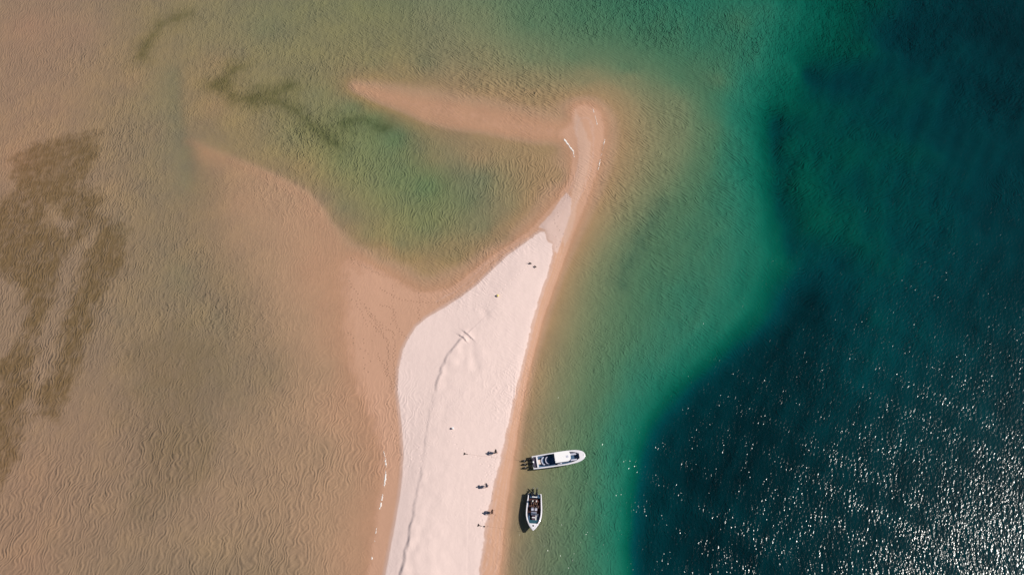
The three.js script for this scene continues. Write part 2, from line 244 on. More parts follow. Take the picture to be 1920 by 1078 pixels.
for (const [t, wander, stride] of tracks) {
  const l = line(t, 0.15);
  let left = 1, carry = 0;
  for (let i = 1; i < l.length; i++) {
    const dx = l[i][0] - l[i - 1][0], dz = l[i][1] - l[i - 1][1], n = Math.hypot(dx, dz), a = Math.atan2(dz, dx);
    for (carry; carry < n; carry += stride * (0.85 + 0.3 * rnd())) { left = -left; const off = left * 0.11 + (rnd() - 0.5) * 2 * wander; prints.push([l[i - 1][0] + (dx * carry) / n - Math.sin(a) * off, l[i - 1][1] + (dz * carry) / n + Math.cos(a) * off, a + (rnd() - 0.5) * 0.6, 0.75 + 0.5 * rnd()]); }
    carry -= n;
  }
}

// ---------------------------------------------------------------- one sheet of ground to the horizon, fine where the sand spit lies
function marks(parts) { const out = []; for (const [a, b, s] of parts) { const n = Math.round((b - a) / s); for (let i = 0; i < n; i++) out.push(a + ((b - a) * i) / n); } out.push(parts.at(-1)[1]); return out; }
const outwards = [155, 165, 185, 220, 280, 400, 700, 1300, 2600];
const XS = [...outwards.map((x) => -x).reverse(), ...marks([[-150, -36, 0.4], [-36, 27, 0.145], [27, 45, 0.35], [45, 150, 0.75]]), ...outwards];
const ZS = [-2700, -1400, -800, -480, -330, -260, -220, -200, -190, ...marks([[-182, -120, 0.26], [-120, -20, 0.165], [-20, 6, 0.3]]), 12, 25, 50, 100, 200, 400, 900, 2600];
const nX = XS.length, nZ = ZS.length, pos = new Float32Array(nX * nZ * 3), col = new Float32Array(nX * nZ * 3), uvs = new Float32Array(nX * nZ * 2);
const BX0 = -150, BX1 = 62, BZ0 = -176, BZ1 = -6;                 // the patch that one ripple texture covers; mirrored beyond
{ const o = [0, 0, 0];
  for (let j = 0; j < nZ; j++) for (let i = 0; i < nX; i++) { const a = j * nX + i, x = XS[i], z = ZS[j], h = heightAt(x, z); pos[a * 3] = x; pos[a * 3 + 1] = h; pos[a * 3 + 2] = z; madeOf(x, z, h, o); col.set(o, a * 3); uvs[a * 2] = (x - BX0) / (BX1 - BX0); uvs[a * 2 + 1] = (z - BZ0) / (BZ1 - BZ0); } }
const lower = (A, v) => { let a = 0, b = A.length; while (a < b) { const m = (a + b) >> 1; if (A[m] < v) a = m + 1; else b = m; } return a; };
for (const [x, z, a, k] of prints) {                               // press the footprints in
  const ca = Math.cos(a), sa = Math.sin(a);
  for (let j = lower(ZS, z - 0.5); j < lower(ZS, z + 0.5); j++) for (let i = lower(XS, x - 0.5); i < lower(XS, x + 0.5); i++) {
    const dx = XS[i] - x, dz = ZS[j] - z, u = (dx * ca + dz * sa) / 0.19, v = (-dx * sa + dz * ca) / 0.125, q = Math.sqrt(u * u + v * v), n = j * nX + i, wet = dry(XS[i], ZS[j]) > 0 ? 1 : 0.75;
    pos[n * 3 + 1] += k * wet * (-0.07 * Math.exp(-q * q) + 0.03 * Math.exp(-(((q - 1.5) / 0.4) ** 2)));
    if (wet === 1) { const s = 1 - 0.3 * k * Math.exp(-q * q * 1.2); for (let c = 0; c < 3; c++) col[n * 3 + c] *= s; }   // water stands in them: wetter sand
  }
}
const nor = new Float32Array(nX * nZ * 3);
for (let j = 0; j < nZ; j++) for (let i = 0; i < nX; i++) {
  const l = Math.max(i - 1, 0), r = Math.min(i + 1, nX - 1), t = Math.max(j - 1, 0), b = Math.min(j + 1, nZ - 1);
  const sx = (pos[(j * nX + r) * 3 + 1] - pos[(j * nX + l) * 3 + 1]) / (XS[r] - XS[l]), sz = (pos[(b * nX + i) * 3 + 1] - pos[(t * nX + i) * 3 + 1]) / (ZS[b] - ZS[t]), q = 1 / Math.hypot(sx, 1, sz);
  nor.set([-sx * q, q, -sz * q], (j * nX + i) * 3);
}
// ripples of the bed, one height map for the whole shallows: four families of ripple shares, by place
const families = [ // px, py, [share of: broad upright crests, fine upright crests, level crests, cells], height
  [300, 900, [1, 0.2, 0, 0.2], 0.85], [520, 800, [0.9, 0.2, 0, 0.5], 0.8], [420, 620, [0.5, 0.2, 0, 1], 0.9], [150, 950, [1, 0.3, 0, 0], 0.75], [250, 700, [0.6, 0.5, 0, 0.6], 0.8], [560, 950, [1, 0, 0, 0.2], 0.8],
  [150, 450, [0, 1, 0.1, 0.1], 1.05], [60, 250, [0, 1, 0.2, 0.2], 0.65], [60, 60, [0, 1, 0, 0], 0.55], [260, 300, [0, 1, 0.2, 0.4], 1.05], [220, 100, [0, 0.6, 0, 0.5], 0.8], [330, 480, [0.2, 0.8, 0, 0.6], 1.15], [120, 650, [0.2, 1, 0, 0], 1.05],
  [430, 180, [0, 0.5, 0.2, 1], 1.2], [560, 120, [0, 0.4, 0.2, 1], 1.15], [600, 260, [0.2, 0.2, 0, 1], 1.35], [480, 330, [0, 0.4, 0.2, 0.9], 0.85], [430, 420, [0, 0.5, 0.2, 0.5], 0.4], [660, 330, [0.8, 0, 0, 0.6], 1.2], [760, 300, [1, 0, 0, 0.5], 1.15], [820, 400, [1, 0.2, 0, 0.1], 1.15], [920, 330, [1, 0.1, 0, 0], 1], [1010, 330, [1, 0, 0, 0], 0.8], [900, 440, [0.8, 0.3, 0.3, 0.1], 0.9], [750, 470, [0.6, 0.5, 0.3, 0.2], 0.8], [650, 400, [0.4, 0.5, 0.2, 0.4], 0.8],
  [820, 520, [0, 0.3, 1, 0], 0.4], [950, 440, [0, 0.3, 1, 0], 0.5], [600, 50, [0, 0.2, 0.5, 0.8], 1.05], [760, 100, [0, 0, 1, 0.5], 1.15], [900, 130, [0, 0, 1, 0.4], 1.2], [1000, 170, [0, 0, 1, 0.3], 1.05], [1000, 70, [0, 0, 0.5, 0.5], 0.8], [1100, 30, [0, 0, 0.2, 1], 1.7], [1250, 40, [0, 0, 0.1, 1], 2], [1350, 80, [0, 0, 0.2, 1], 2.1], [960, 20, [0, 0, 0.2, 1], 1.3], [800, 30, [0, 0, 0.2, 0.8], 0.9], [1120, 110, [0, 0, 1, 0.2], 0.4], [1250, 130, [0, 0, 1, 0.2], 0.4],
  [1200, 250, [0, 0, 1, 0], 0.85], [1180, 330, [0, 0, 1, 0], 0.8], [1300, 300, [0, 0, 1, 0.1], 0.9], [1250, 450, [0, 0, 1, 0.2], 0.7], [1150, 500, [0, 0.1, 0.8, 0.3], 0.5], [1150, 650, [0, 0.2, 0.4, 0.8], 0.8], [1050, 700, [0, 0.2, 0.2, 1], 0.6], [1080, 850, [0.1, 0.3, 0, 1], 1.05], [1050, 980, [0.2, 0.3, 0, 1], 1.1], [1110, 1000, [0, 0.3, 0, 1], 1], [985, 1000, [0.3, 0.3, 0, 0.6], 0.5],
  [700, 600, [1, 0, 0, 0], 0.05], [690, 700, [1, 0, 0, 0], 0.06], [650, 560, [0.5, 0.5, 0, 0], 0.15], [660, 760, [1, 0, 0, 0], 0.4], [690, 860, [1, 0, 0, 0], 0.5], [580, 450, [0, 1, 0, 0], 0.2], [720, 530, [1, 0, 0, 0], 0.05], [900, 225, [0, 0, 1, 0], 0.05], [780, 200, [0, 0, 1, 0], 0.1], [1040, 250, [0, 0, 1, 0], 0.06], [1110, 250, [0, 0, 1, 0], 0.03], [1060, 420, [0, 0, 1, 0], 0.02], [990, 520, [0, 0, 1, 0.5], 0.03], [850, 650, [0, 0, 0, 1], 0.03], [850, 850, [0, 0, 0, 1], 0.04], [840, 1050, [0, 0, 0, 1], 0.04], [735, 950, [0, 0, 0, 1], 0.02], [945, 900, [0, 0, 1, 0], 0.03], [1000, 620, [0, 0, 1, 0], 0.05], [380, 290, [0, 0, 1, 1], 0.1],
].map(([a, b, w, k]) => [...at(a, b), ...w, k]);
const RW = 2048, RH = 1640, ripple = new Uint8Array(RW * RH * 4), relief = new Float32Array(RW * RH);
{ const cw = 107, ch = 86, par = new Float32Array(cw * ch * 5), T = (u, v, f) => { const X = Math.min(u * (cw - 1), cw - 1.001), Z = Math.min(v * (ch - 1), ch - 1.001), i = Math.floor(X), j = Math.floor(Z), a = (j * cw + i) * 5 + f; return mixn(mixn(par[a], par[a + 5], X - i), mixn(par[a + cw * 5], par[a + cw * 5 + 5], X - i), Z - j); };
  for (let j = 0; j < ch; j++) for (let i = 0; i < cw; i++) {
    const x = BX0 + ((BX1 - BX0) * i) / (cw - 1), z = BZ0 + ((BZ1 - BZ0) * j) / (ch - 1), s = [0, 0, 0, 0, 0];
    let n = 0;
    for (const f of families) { const q = 1 / (6 + (x - f[0]) ** 2 + (z - f[1]) ** 2) ** 2; n += q; for (let k = 0; k < 5; k++) s[k] += q * f[k + 2]; }
    const total = s[0] + s[1] + s[2] + s[3];
    for (let k = 0; k < 4; k++) par[(j * cw + i) * 5 + k] = s[k] / total;
    par[(j * cw + i) * 5 + 4] = s[4] / n;
  }
  const crest = (n) => { const a = 1 - Math.min(1, Math.abs(n) * 1.35); return a * a; };
  const ease = (t) => t * t * (3 - 2 * t), wave = (ph) => { const f = ph - Math.floor(ph); return f < 0.72 ? ease(f / 0.72) : ease((1 - f) / 0.28); };   // a ripple: long back, steep front
  for (let j = 0; j < RH; j++) for (let i = 0; i < RW; i++) {
    const u = (i + 0.5) / RW, v = (j + 0.5) / RH, x = BX0 + (BX1 - BX0) * u, z = BZ0 + (BZ1 - BZ0) * v, k = T(u, v, 4);
    const wx = noise(x * 0.21, z * 0.21) * 0.9 + noise(x * 0.55 + 7, z * 0.55) * 0.35, wz = noise(x * 0.21 + 31, z * 0.21 + 5) * 0.9;
    let h = 0, f;
    const patchy = (0.55 + 0.6 * noise(x * 0.8 + 13, z * 0.5)) * (0.9 + 0.35 * noise(x * 0.05, z * 0.05 + 70));
    if ((f = T(u, v, 0)) > 0.02) { const a = x + wx + 0.14 * z, b = z + wz; h += f * (1.0 * wave(a / 0.74 + 1.0 * noise(a / 1.8, b / 1.9) + 0.3 * noise(a / 0.8 + 50, b / 1.2)) * patchy + 0.22 * crest(noise(a / 0.55 + 50, b / 0.85))); }
    if ((f = T(u, v, 1)) > 0.02) { const a = x + wx * 0.6, b = z + wz; h += f * (0.85 * wave(a / 0.64 + 0.8 * noise(a / 1.6 + 90, b / 1.6) + 0.35 * noise(a / 0.7, b / 0.9 + 20)) * patchy + 0.15 * crest(noise(a / 0.45, b / 0.65 + 20))); }
    if ((f = T(u, v, 2)) > 0.02) { const a = x + wx, b = 0.6 * x - z - wz; h += f * (1.15 * wave(b / 0.95 + 0.9 * noise(a / 2.4 + 11, b / 1.8) + 0.3 * noise(a, b / 0.8 + 60)) * patchy + 0.2 * crest(noise(a / 0.95, b / 0.6 + 60))); }
    if ((f = T(u, v, 3)) > 0.02) { const a = x + wx * 0.7, b = z + wz * 0.7; h += f * (0.85 * wave(a / 1.05 + 1.5 * noise(a / 1.5 + 23, b / 1.5) + 0.5 * noise(a / 0.7, b / 0.8 + 41)) * patchy + 0.25 * crest(noise(a / 0.7 + 3, b / 0.8 + 41))); }
    relief[j * RW + i] = 0.33 * h * k * (0.8 + 0.35 * noise(x * 0.09, z * 0.09));      // metres
  }
  const tx = (BX1 - BX0) / RW, tz = (BZ1 - BZ0) / RH;
  for (let j = 0; j < RH; j++) for (let i = 0; i < RW; i++) {
    const sx = (relief[j * RW + Math.min(i + 1, RW - 1)] - relief[j * RW + Math.max(i - 1, 0)]) / (2 * tx), sz = (relief[Math.min(j + 1, RH - 1) * RW + i] - relief[Math.max(j - 1, 0) * RW + i]) / (2 * tz), q = 127.5 / Math.hypot(sx, sz, 1), a = (j * RW + i) * 4;
    ripple[a] = 127.5 - sx * q; ripple[a + 1] = 127.5 - sz * q; ripple[a + 2] = 127.5 + q; ripple[a + 3] = 255;
  } }
const rippleMap = new THREE.DataTexture(ripple, RW, RH);
rippleMap.wrapS = rippleMap.wrapT = THREE.MirroredRepeatWrapping;
rippleMap.magFilter = THREE.LinearFilter;
rippleMap.needsUpdate = true;
const bedStuff = new THREE.MeshStandardMaterial({ name: 'rippled sand bed', vertexColors: true, roughness: 0.95, normalMap: rippleMap });
const sandStuff = new THREE.MeshStandardMaterial({ name: 'beach sand', vertexColors: true, roughness: 0.9, normalMap: rippleMap });
const index = [[], []];
for (let j = 0; j < nZ - 1; j++) for (let i = 0; i < nX - 1; i++) {
  const a = j * nX + i, b = a + 1, c = a + nX, d = c + 1, land = Math.abs(XS[i]) < 60 && Math.max(pos[a * 3 + 1], pos[b * 3 + 1], pos[c * 3 + 1], pos[d * 3 + 1]) > -0.005;
  index[land ? 1 : 0].push(a, c, b, b, c, d);
}
function ground(name, list, m, label, category) {
  const to = new Int32Array(nX * nZ).fill(-1), from = [];
  const idx = Uint32Array.from(list, (v) => { if (to[v] < 0) { to[v] = from.length; from.push(v); } return to[v]; });
  const g = new THREE.BufferGeometry(), take = (src, w) => { const o = new Float32Array(from.length * w); from.forEach((v, k) => { for (let c = 0; c < w; c++) o[k * w + c] = src[v * w + c]; }); return new THREE.BufferAttribute(o, w); };
  g.setIndex(new THREE.BufferAttribute(idx, 1));
  g.setAttribute('position', take(pos, 3)); g.setAttribute('normal', take(nor, 3)); g.setAttribute('color', take(col, 3)); g.setAttribute('uv', take(uvs, 2));
  const o = new THREE.Mesh(g, m);
  o.name = name; o.userData = { kind: 'structure', label, category }; o.castShadow = o.receiveShadow = true;
  scene.add(o);
}
ground('seabed', index[0], bedStuff, 'rippled sandy sea floor seen through shallow and deep water', 'seabed');
ground('sand_spit', index[1], sandStuff, 'narrow white sand spit with wet tan edges curving into the water', 'sand');

// ---------------------------------------------------------------- the water: a wavy skin that mirrors, and the body under it that swallows light
const WT = 72, WN = 2048, waves = new Float32Array(WN * WN * 4);
{ const gx = new Float32Array(WN * WN), gz = new Float32Array(WN * WN), r = maker(77);
  for (let n = 0; n < 120; n++) {
    const lambda = 0.18 * Math.pow(7, Math.pow(r(), 1.15)), turn = (r() + r() + r() - 1.5) * 0.95 + 0.14, kx = Math.round((WT / lambda) * Math.cos(turn)), kz = Math.round((WT / lambda) * Math.sin(turn)), slope = 0.0138, ux = (kx * slope) / Math.hypot(kx, kz), uz = (kz * slope) / Math.hypot(kx, kz), ph = r() * 6.283;
    const cx = new Float32Array(WN), sx = new Float32Array(WN);
    for (let i = 0; i < WN; i++) { const a = (2 * Math.PI * kx * i) / WN + ph; cx[i] = Math.cos(a); sx[i] = Math.sin(a); }
    for (let j = 0; j < WN; j++) { const b = (2 * Math.PI * kz * j) / WN, cb = Math.cos(b), sb = Math.sin(b), row = j * WN; for (let i = 0; i < WN; i++) { const s = sx[i] * cb + cx[i] * sb; gx[row + i] += s * ux; gz[row + i] += s * uz; } }
  }
  for (let j = 0; j < WN; j++) for (let i = 0; i < WN; i++) {        // slopes to normals, livelier where gusts touch the water
    const a = j * WN + i, g = (2 * Math.PI) / WN, gust = 1 + 0.12 * Math.sin(2 * g * i + 3 * g * j) + 0.16 * Math.sin(5 * g * i - 9 * g * j + 1) + 0.18 * Math.sin(13 * g * i + 8 * g * j + 2 + 1.5 * Math.sin(3 * g * j)) + 0.16 * Math.sin(11 * g * j - 7 * g * i), x = gx[a] * gust, z = gz[a] * gust, q = 0.5 / Math.hypot(x, z, 1);
    waves[a * 4] = 0.5 - x * q; waves[a * 4 + 1] = 0.5 - z * q; waves[a * 4 + 2] = 0.5 + q; waves[a * 4 + 3] = 1;
  }
}
const waveMap = new THREE.DataTexture(waves, WN, WN, THREE.RGBAFormat, THREE.FloatType);
waveMap.wrapS = waveMap.wrapT = THREE.RepeatWrapping;
waveMap.magFilter = THREE.LinearFilter;
waveMap.needsUpdate = true;
const REACH = 2500;
{ const skinStuff = new THREE.MeshPhysicalMaterial({ name: 'water surface', color: 0xffffff, roughness: 0.18, transmission: 1, thickness: 0, ior: 1.33, specularIntensity: 0.6, normalMap: waveMap });
  const g = new THREE.PlaneGeometry(2 * REACH, 2 * REACH); g.rotateX(-Math.PI / 2);
  const p = g.attributes.position, t = g.attributes.uv;
  for (let i = 0; i < p.count; i++) t.setXY(i, p.getX(i) / WT, p.getZ(i) / WT);
  const bodyStuff = new THREE.MeshPhysicalMaterial({ name: 'water body', color: 0xffffff, roughness: 0.1, transparent: true, opacity: 0, depthWrite: false, thickness: 10, attenuationDistance: 1, attenuationColor: new THREE.Color().setRGB(Math.exp(-0.56), Math.exp(-0.122), Math.exp(-0.11)), ior: 1.33 });
  const sea = new THREE.Group(); sea.name = 'sea_water'; sea.userData = { kind: 'structure', label: 'clear sea water from tan shallows through green shelf to dark teal depths', category: 'water' };
  const skin = new THREE.Mesh(g, skinStuff); skin.name = 'water_surface'; skin.position.y = 0.006; skin.receiveShadow = true;
  const body = new THREE.Mesh(new THREE.BoxGeometry(2 * REACH, 30, 2 * REACH), bodyStuff); body.name = 'water_body'; body.position.y = -15;
  sea.add(skin, body); scene.add(sea);
}
// ---------------------------------------------------------------- builders for the things
const paint = (name, rgb, roughness = 0.5, more = {}) => new THREE.MeshPhysicalMaterial({ name, color: new THREE.Color().setRGB(...rgb), roughness, ...more });
const M = {
  gelcoat: paint('white gelcoat', [0.8, 0.77, 0.8], 0.28, { clearcoat: 0.6, clearcoatRoughness: 0.1 }), hulltop: paint('white roof', [0.84, 0.82, 0.82], 0.4), navy: paint('navy deck', [0.04, 0.095, 0.18], 0.6), teal: paint('teal carpet', [0.01, 0.075, 0.11], 0.8), blueVinyl: paint('blue vinyl', [0.03, 0.085, 0.17], 0.45),
  paleVinyl: paint('pale vinyl', [0.5, 0.5, 0.6], 0.5), greyVinyl: paint('grey vinyl', [0.19, 0.2, 0.27], 0.5), cream: paint('cream vinyl', [0.72, 0.6, 0.53], 0.5), aft: paint('grey foam deck', [0.085, 0.07, 0.115], 0.85), black: paint('black cowling', [0.008, 0.009, 0.012], 0.3, { clearcoat: 1 }), steel: paint('steel', [0.55, 0.56, 0.58], 0.3, { metalness: 0.9 }),
  glass: new THREE.MeshPhysicalMaterial({ name: 'tinted glass', color: 0x8fa8b8, roughness: 0.05, transmission: 1, thickness: 0, ior: 1.5 }), maroon: paint('maroon deck', [0.045, 0.012, 0.01], 0.8), plum: paint('plum cushion', [0.075, 0.035, 0.055], 0.6), rubber: paint('rubber rail', [0.05, 0.05, 0.06], 0.7),
  skin: paint('skin', [0.3, 0.17, 0.11], 0.6), paleSkin: paint('pale skin', [0.5, 0.32, 0.24], 0.6), darkCloth: paint('dark cloth', [0.015, 0.014, 0.022], 0.9), brownCloth: paint('brown cloth', [0.06, 0.022, 0.018], 0.9), navyCloth: paint('navy cloth', [0.015, 0.025, 0.06], 0.9), redCloth: paint('dark red cloth', [0.12, 0.015, 0.018], 0.9), capCloth: paint('white cap', [0.75, 0.7, 0.66], 0.8), hair: paint('dark hair', [0.018, 0.01, 0.007], 0.7), eye: paint('eye', [0.01, 0.01, 0.01], 0.3),
  feather: paint('dark feathers', [0.02, 0.014, 0.012], 0.7), beak: paint('beak', [0.1, 0.06, 0.02], 0.5), yellow: paint('yellow float', [0.8, 0.62, 0.22], 0.45), white: paint('white plastic', [0.82, 0.82, 0.84], 0.4), iron: paint('dark iron', [0.035, 0.028, 0.025], 0.6, { metalness: 0.4 }), rope: paint('rope', [0.26, 0.16, 0.11], 0.95), foam: paint('foam', [0.82, 0.78, 0.74], 0.9),
};
function part(name, geometry, m, parent) { const o = new THREE.Mesh(Array.isArray(geometry) ? mergeGeometries(geometry.map((g) => { const q = g.index ? g.toNonIndexed() : g; for (const k of Object.keys(q.attributes)) if (!['position', 'normal'].includes(k)) q.deleteAttribute(k); return q; })) : geometry, m); o.name = name; o.castShadow = o.receiveShadow = true; parent.add(o); return o; }
const used = new Map();
function thing(name, label, category, group) { const n = used.get(name) ?? 0; used.set(name, n + 1); const o = new THREE.Group(); o.name = n ? `${name}_${String(n).padStart(3, '0')}` : name; o.userData = { label, category }; if (group) o.userData.group = group; scene.add(o); return o; }
function rounded(w, h, d, r, x = 0, y = 0, z = 0) { const g = new RoundedBoxGeometry(w, h, d, 2, Math.min(r, w / 2.01, h / 2.01, d / 2.01)); g.translate(x, y, z); return g; }
function rod(points, r, n = 6) { return new THREE.TubeGeometry(new THREE.CatmullRomCurve3(points.map((p) => new THREE.Vector3(...p))), Math.max(2, points.length * 3), r, n); }
function sheet(rows) { const g = new THREE.BufferGeometry(), n = rows[0].length, idx = []; g.setAttribute('position', new THREE.Float32BufferAttribute(rows.flat(2), 3)); for (let j = 0; j < rows.length - 1; j++) for (let i = 0; i < n - 1; i++) { const a = j * n + i; idx.push(a, a + 1, a + n, a + 1, a + n + 1, a + n); } g.setIndex(idx); g.computeVertexNormals(); return g; }
const along = (keys) => (t) => { let i = 1; while (i < keys.length - 1 && keys[i][0] < t) i++; const [a, u] = keys[i - 1], [b, v] = keys[i], p = keys[Math.max(i - 2, 0)], q = keys[Math.min(i + 1, keys.length - 1)], s = clamp((t - a) / (b - a), 0, 1), m0 = ((v - p[1]) / (b - p[0] || 1)) * (b - a), m1 = ((q[1] - u) / (q[0] - a || 1)) * (b - a); return (2 * s ** 3 - 3 * s * s + 1) * u + (s ** 3 - 2 * s * s + s) * m0 + (-2 * s ** 3 + 3 * s * s) * v + (s ** 3 - s * s) * m1; };
/** The shell of a boat: x runs from the stern (0) to the bow (L), y up from the waterline. */
function shell(boat, L, half, inner, sheer, floor, cockpit, soleStuff) {
  const T = []; for (let i = 0; i <= 56; i++) T.push(1 - Math.pow(1 - i / 56, 1.25));
  const keel = (t) => mixn(-0.36, sheer(1) * 0.75, Math.pow(step(0.62, 1, t), 2.2)), chine = (t) => mixn(0.02, sheer(1) * 0.62, Math.pow(step(0.55, 1, t), 1.6));
  const row = (t) => { const b = half(t), s = sheer(t), c = chine(t), k = keel(t), f = mixn(0.93, 0.6, step(0.6, 1, t)); return [[b, s], [b + 0.02, s - 0.1], [mixn(b, b * f, 0.5), mixn(s, c, 0.55)], [b * f, c], [b * f * 0.5, mixn(c, k, 0.55)], [0, k]].map(([z, y]) => [t * L, y, z]); };
  const sides = [1, -1].map((q) => sheet(T.map((t) => row(t).map(([x, y, z]) => [x, y, z * q]))));
  const stern = row(0), transom = sheet([stern.map(([x, y, z]) => [x, Math.min(y, floor + 0.12), z]), stern.map(([x, y, z]) => [x, Math.min(y, floor + 0.12), -z])]);
  const hull = part('hull', [...sides, transom], M.gelcoat, boat);
  part('rub_rail', [1, -1].map((q) => rod(T.filter((t) => t < 0.985).map((t) => [t * L, sheer(t) - 0.07, q * (half(t) + 0.025)]), 0.025, 5)), M.paleVinyl, hull);
  const C = T.map((t) => mixn(cockpit[0], cockpit[1], t)), cap = [1, -1].map((q) => sheet(C.map((t) => [[t * L, sheer(t), q * half(t)], [t * L, sheer(t) + 0.035, q * (half(t) - 0.05)], [t * L, sheer(t) + 0.035, q * (inner(t) + 0.03)], [t * L, sheer(t) - 0.01, q * inner(t)]])));
  const corners = cockpit[0] < 0.05 ? [1, -1].map((q) => rounded(0.12, sheer(0) - floor + 0.03, half(0) - inner(0) + 0.16, 0.04, 0.05, (sheer(0) + floor) / 2 + 0.02, q * (half(0) + inner(0) - 0.1) / 2)) : [];
  part('gunwale', [...cap, ...corners], M.gelcoat, boat);
  const e = cockpit[1], wall = sheet([[[e * L, sheer(e) + 0.02, -inner(e)], [e * L, sheer(e) + 0.02, inner(e)]], [[e * L - 0.03, floor, -inner(e)], [e * L - 0.03, floor, inner(e)]]]);
  part('cockpit_liner', [...[1, -1].map((q) => sheet(C.map((t) => [[t * L, sheer(t) - 0.01, q * inner(t)], [t * L, floor, q * (inner(t) - 0.03)]]))), wall], M.paleVinyl, boat);
  part('cockpit_sole', sheet(C.map((t) => [[t * L, floor, -inner(t) + 0.02], [t * L, floor + 0.012, 0], [t * L, floor, inner(t) - 0.02]])), soleStuff, boat);
  const D = T.map((t) => mixn(cockpit[1], 1, t));
  return part('foredeck', sheet(D.map((t) => [-1, -0.6, -0.2, 0.2, 0.6, 1].map((q) => [t * L - 0.002, sheer(t) + 0.075 * (1 - q * q) * Math.min(1, half(t) * 2), q * half(t)]))), M.gelcoat, boat);
}
/** An outboard tilted up by `tilt`, its leg pointing aft. */
function outboard(boat, x, y, z, tilt, cap) {
  const o = new THREE.Group(); o.name = 'outboard_motor'; o.position.set(x, y, z); boat.add(o);
  const turn = new THREE.Matrix4().makeRotationZ(-tilt), T = (g) => g.applyMatrix4(turn);
  const cowl = new THREE.SphereGeometry(1, 20, 14); { const p = cowl.attributes.position; for (let i = 0; i < p.count; i++) { const v = new THREE.Vector3().fromBufferAttribute(p, i), s = (k) => Math.sign(k) * Math.pow(Math.abs(k), 0.62); p.setXYZ(i, s(v.x) * 0.4 - 0.05, s(v.y) * (v.y > 0 ? 0.33 : 0.25), s(v.z) * (0.235 - 0.05 * Math.max(0, v.y))); } cowl.translate(-0.22, 0.5, 0); cowl.computeVertexNormals(); }
  const c = part('cowling', T(cowl), M.black, o);
  if (cap) part('cowling_cap', T(rounded(0.36, 0.05, 0.3, 0.02, -0.25, 0.82, 0)), M.white, c);
  part('clamp_bracket', rounded(0.24, 0.42, 0.28, 0.05, 0.02, 0.02, 0), M.black, o);
  const leg = part('leg', T(mergeGeometries([rounded(0.3, 0.95, 0.16, 0.06, -0.2, -0.15, 0), rounded(0.62, 0.03, 0.26, 0.012, -0.26, -0.52, 0), rounded(0.24, 0.4, 0.07, 0.03, -0.2, -0.68, 0)])), M.black, o);
  const gear = new THREE.CapsuleGeometry(0.085, 0.5, 5, 10); gear.rotateZ(Math.PI / 2); gear.translate(-0.22, -0.86, 0);
  const fin = new THREE.ConeGeometry(0.16, 0.26, 4); fin.scale(1, 1, 0.14); fin.rotateZ(Math.PI); fin.translate(-0.2, -1.02, 0);
  part('gearcase', [T(gear), T(fin)], M.black, leg);
  const blades = []; for (let k = 0; k < 3; k++) { const b = new THREE.SphereGeometry(0.11, 8, 6); b.scale(0.14, 1, 0.55); b.rotateY(0.5); b.translate(0, 0.12, 0); b.rotateX((k * 2 * Math.PI) / 3 + 0.3); b.translate(-0.62, -0.86, 0); blades.push(T(b)); }
  part('propeller', blades, M.steel, leg);
  return o;
}
function settle(boat, stern, bow, y) { const a = at(...stern, y), b = at(...bow, y); boat.position.set(a[0], 0, a[1]); boat.rotation.y = -Math.atan2(b[1] - a[1], b[0] - a[0]); return Math.hypot(b[0] - a[0], b[1] - a[1]); }
function arcSeat(x, w, thick, h, y, deep) { const s = new THREE.Shape(); s.absellipse(0, 0, deep, w / 2, -Math.PI / 2, Math.PI / 2, false); s.absellipse(0, 0, deep - thick, w / 2 - thick, Math.PI / 2, -Math.PI / 2, true); const g = new THREE.ExtrudeGeometry(s, { depth: h, bevelEnabled: true, bevelSize: 0.03, bevelThickness: 0.03, bevelSegments: 2, curveSegments: 16 }); g.rotateX(-Math.PI / 2); g.rotateY(Math.PI); g.translate(x, y, 0); return g; }
function halfDisc(x, w, deep, h, y) { const s = new THREE.Shape(); s.absellipse(0, 0, deep, w / 2, -Math.PI / 2, Math.PI / 2, false); const g = new THREE.ExtrudeGeometry(s, { depth: h, bevelEnabled: true, bevelSize: 0.02, bevelThickness: 0.02, bevelSegments: 2, curveSegments: 14 }); g.rotateX(-Math.PI / 2); g.rotateY(Math.PI); g.translate(x, y, 0); return g; }

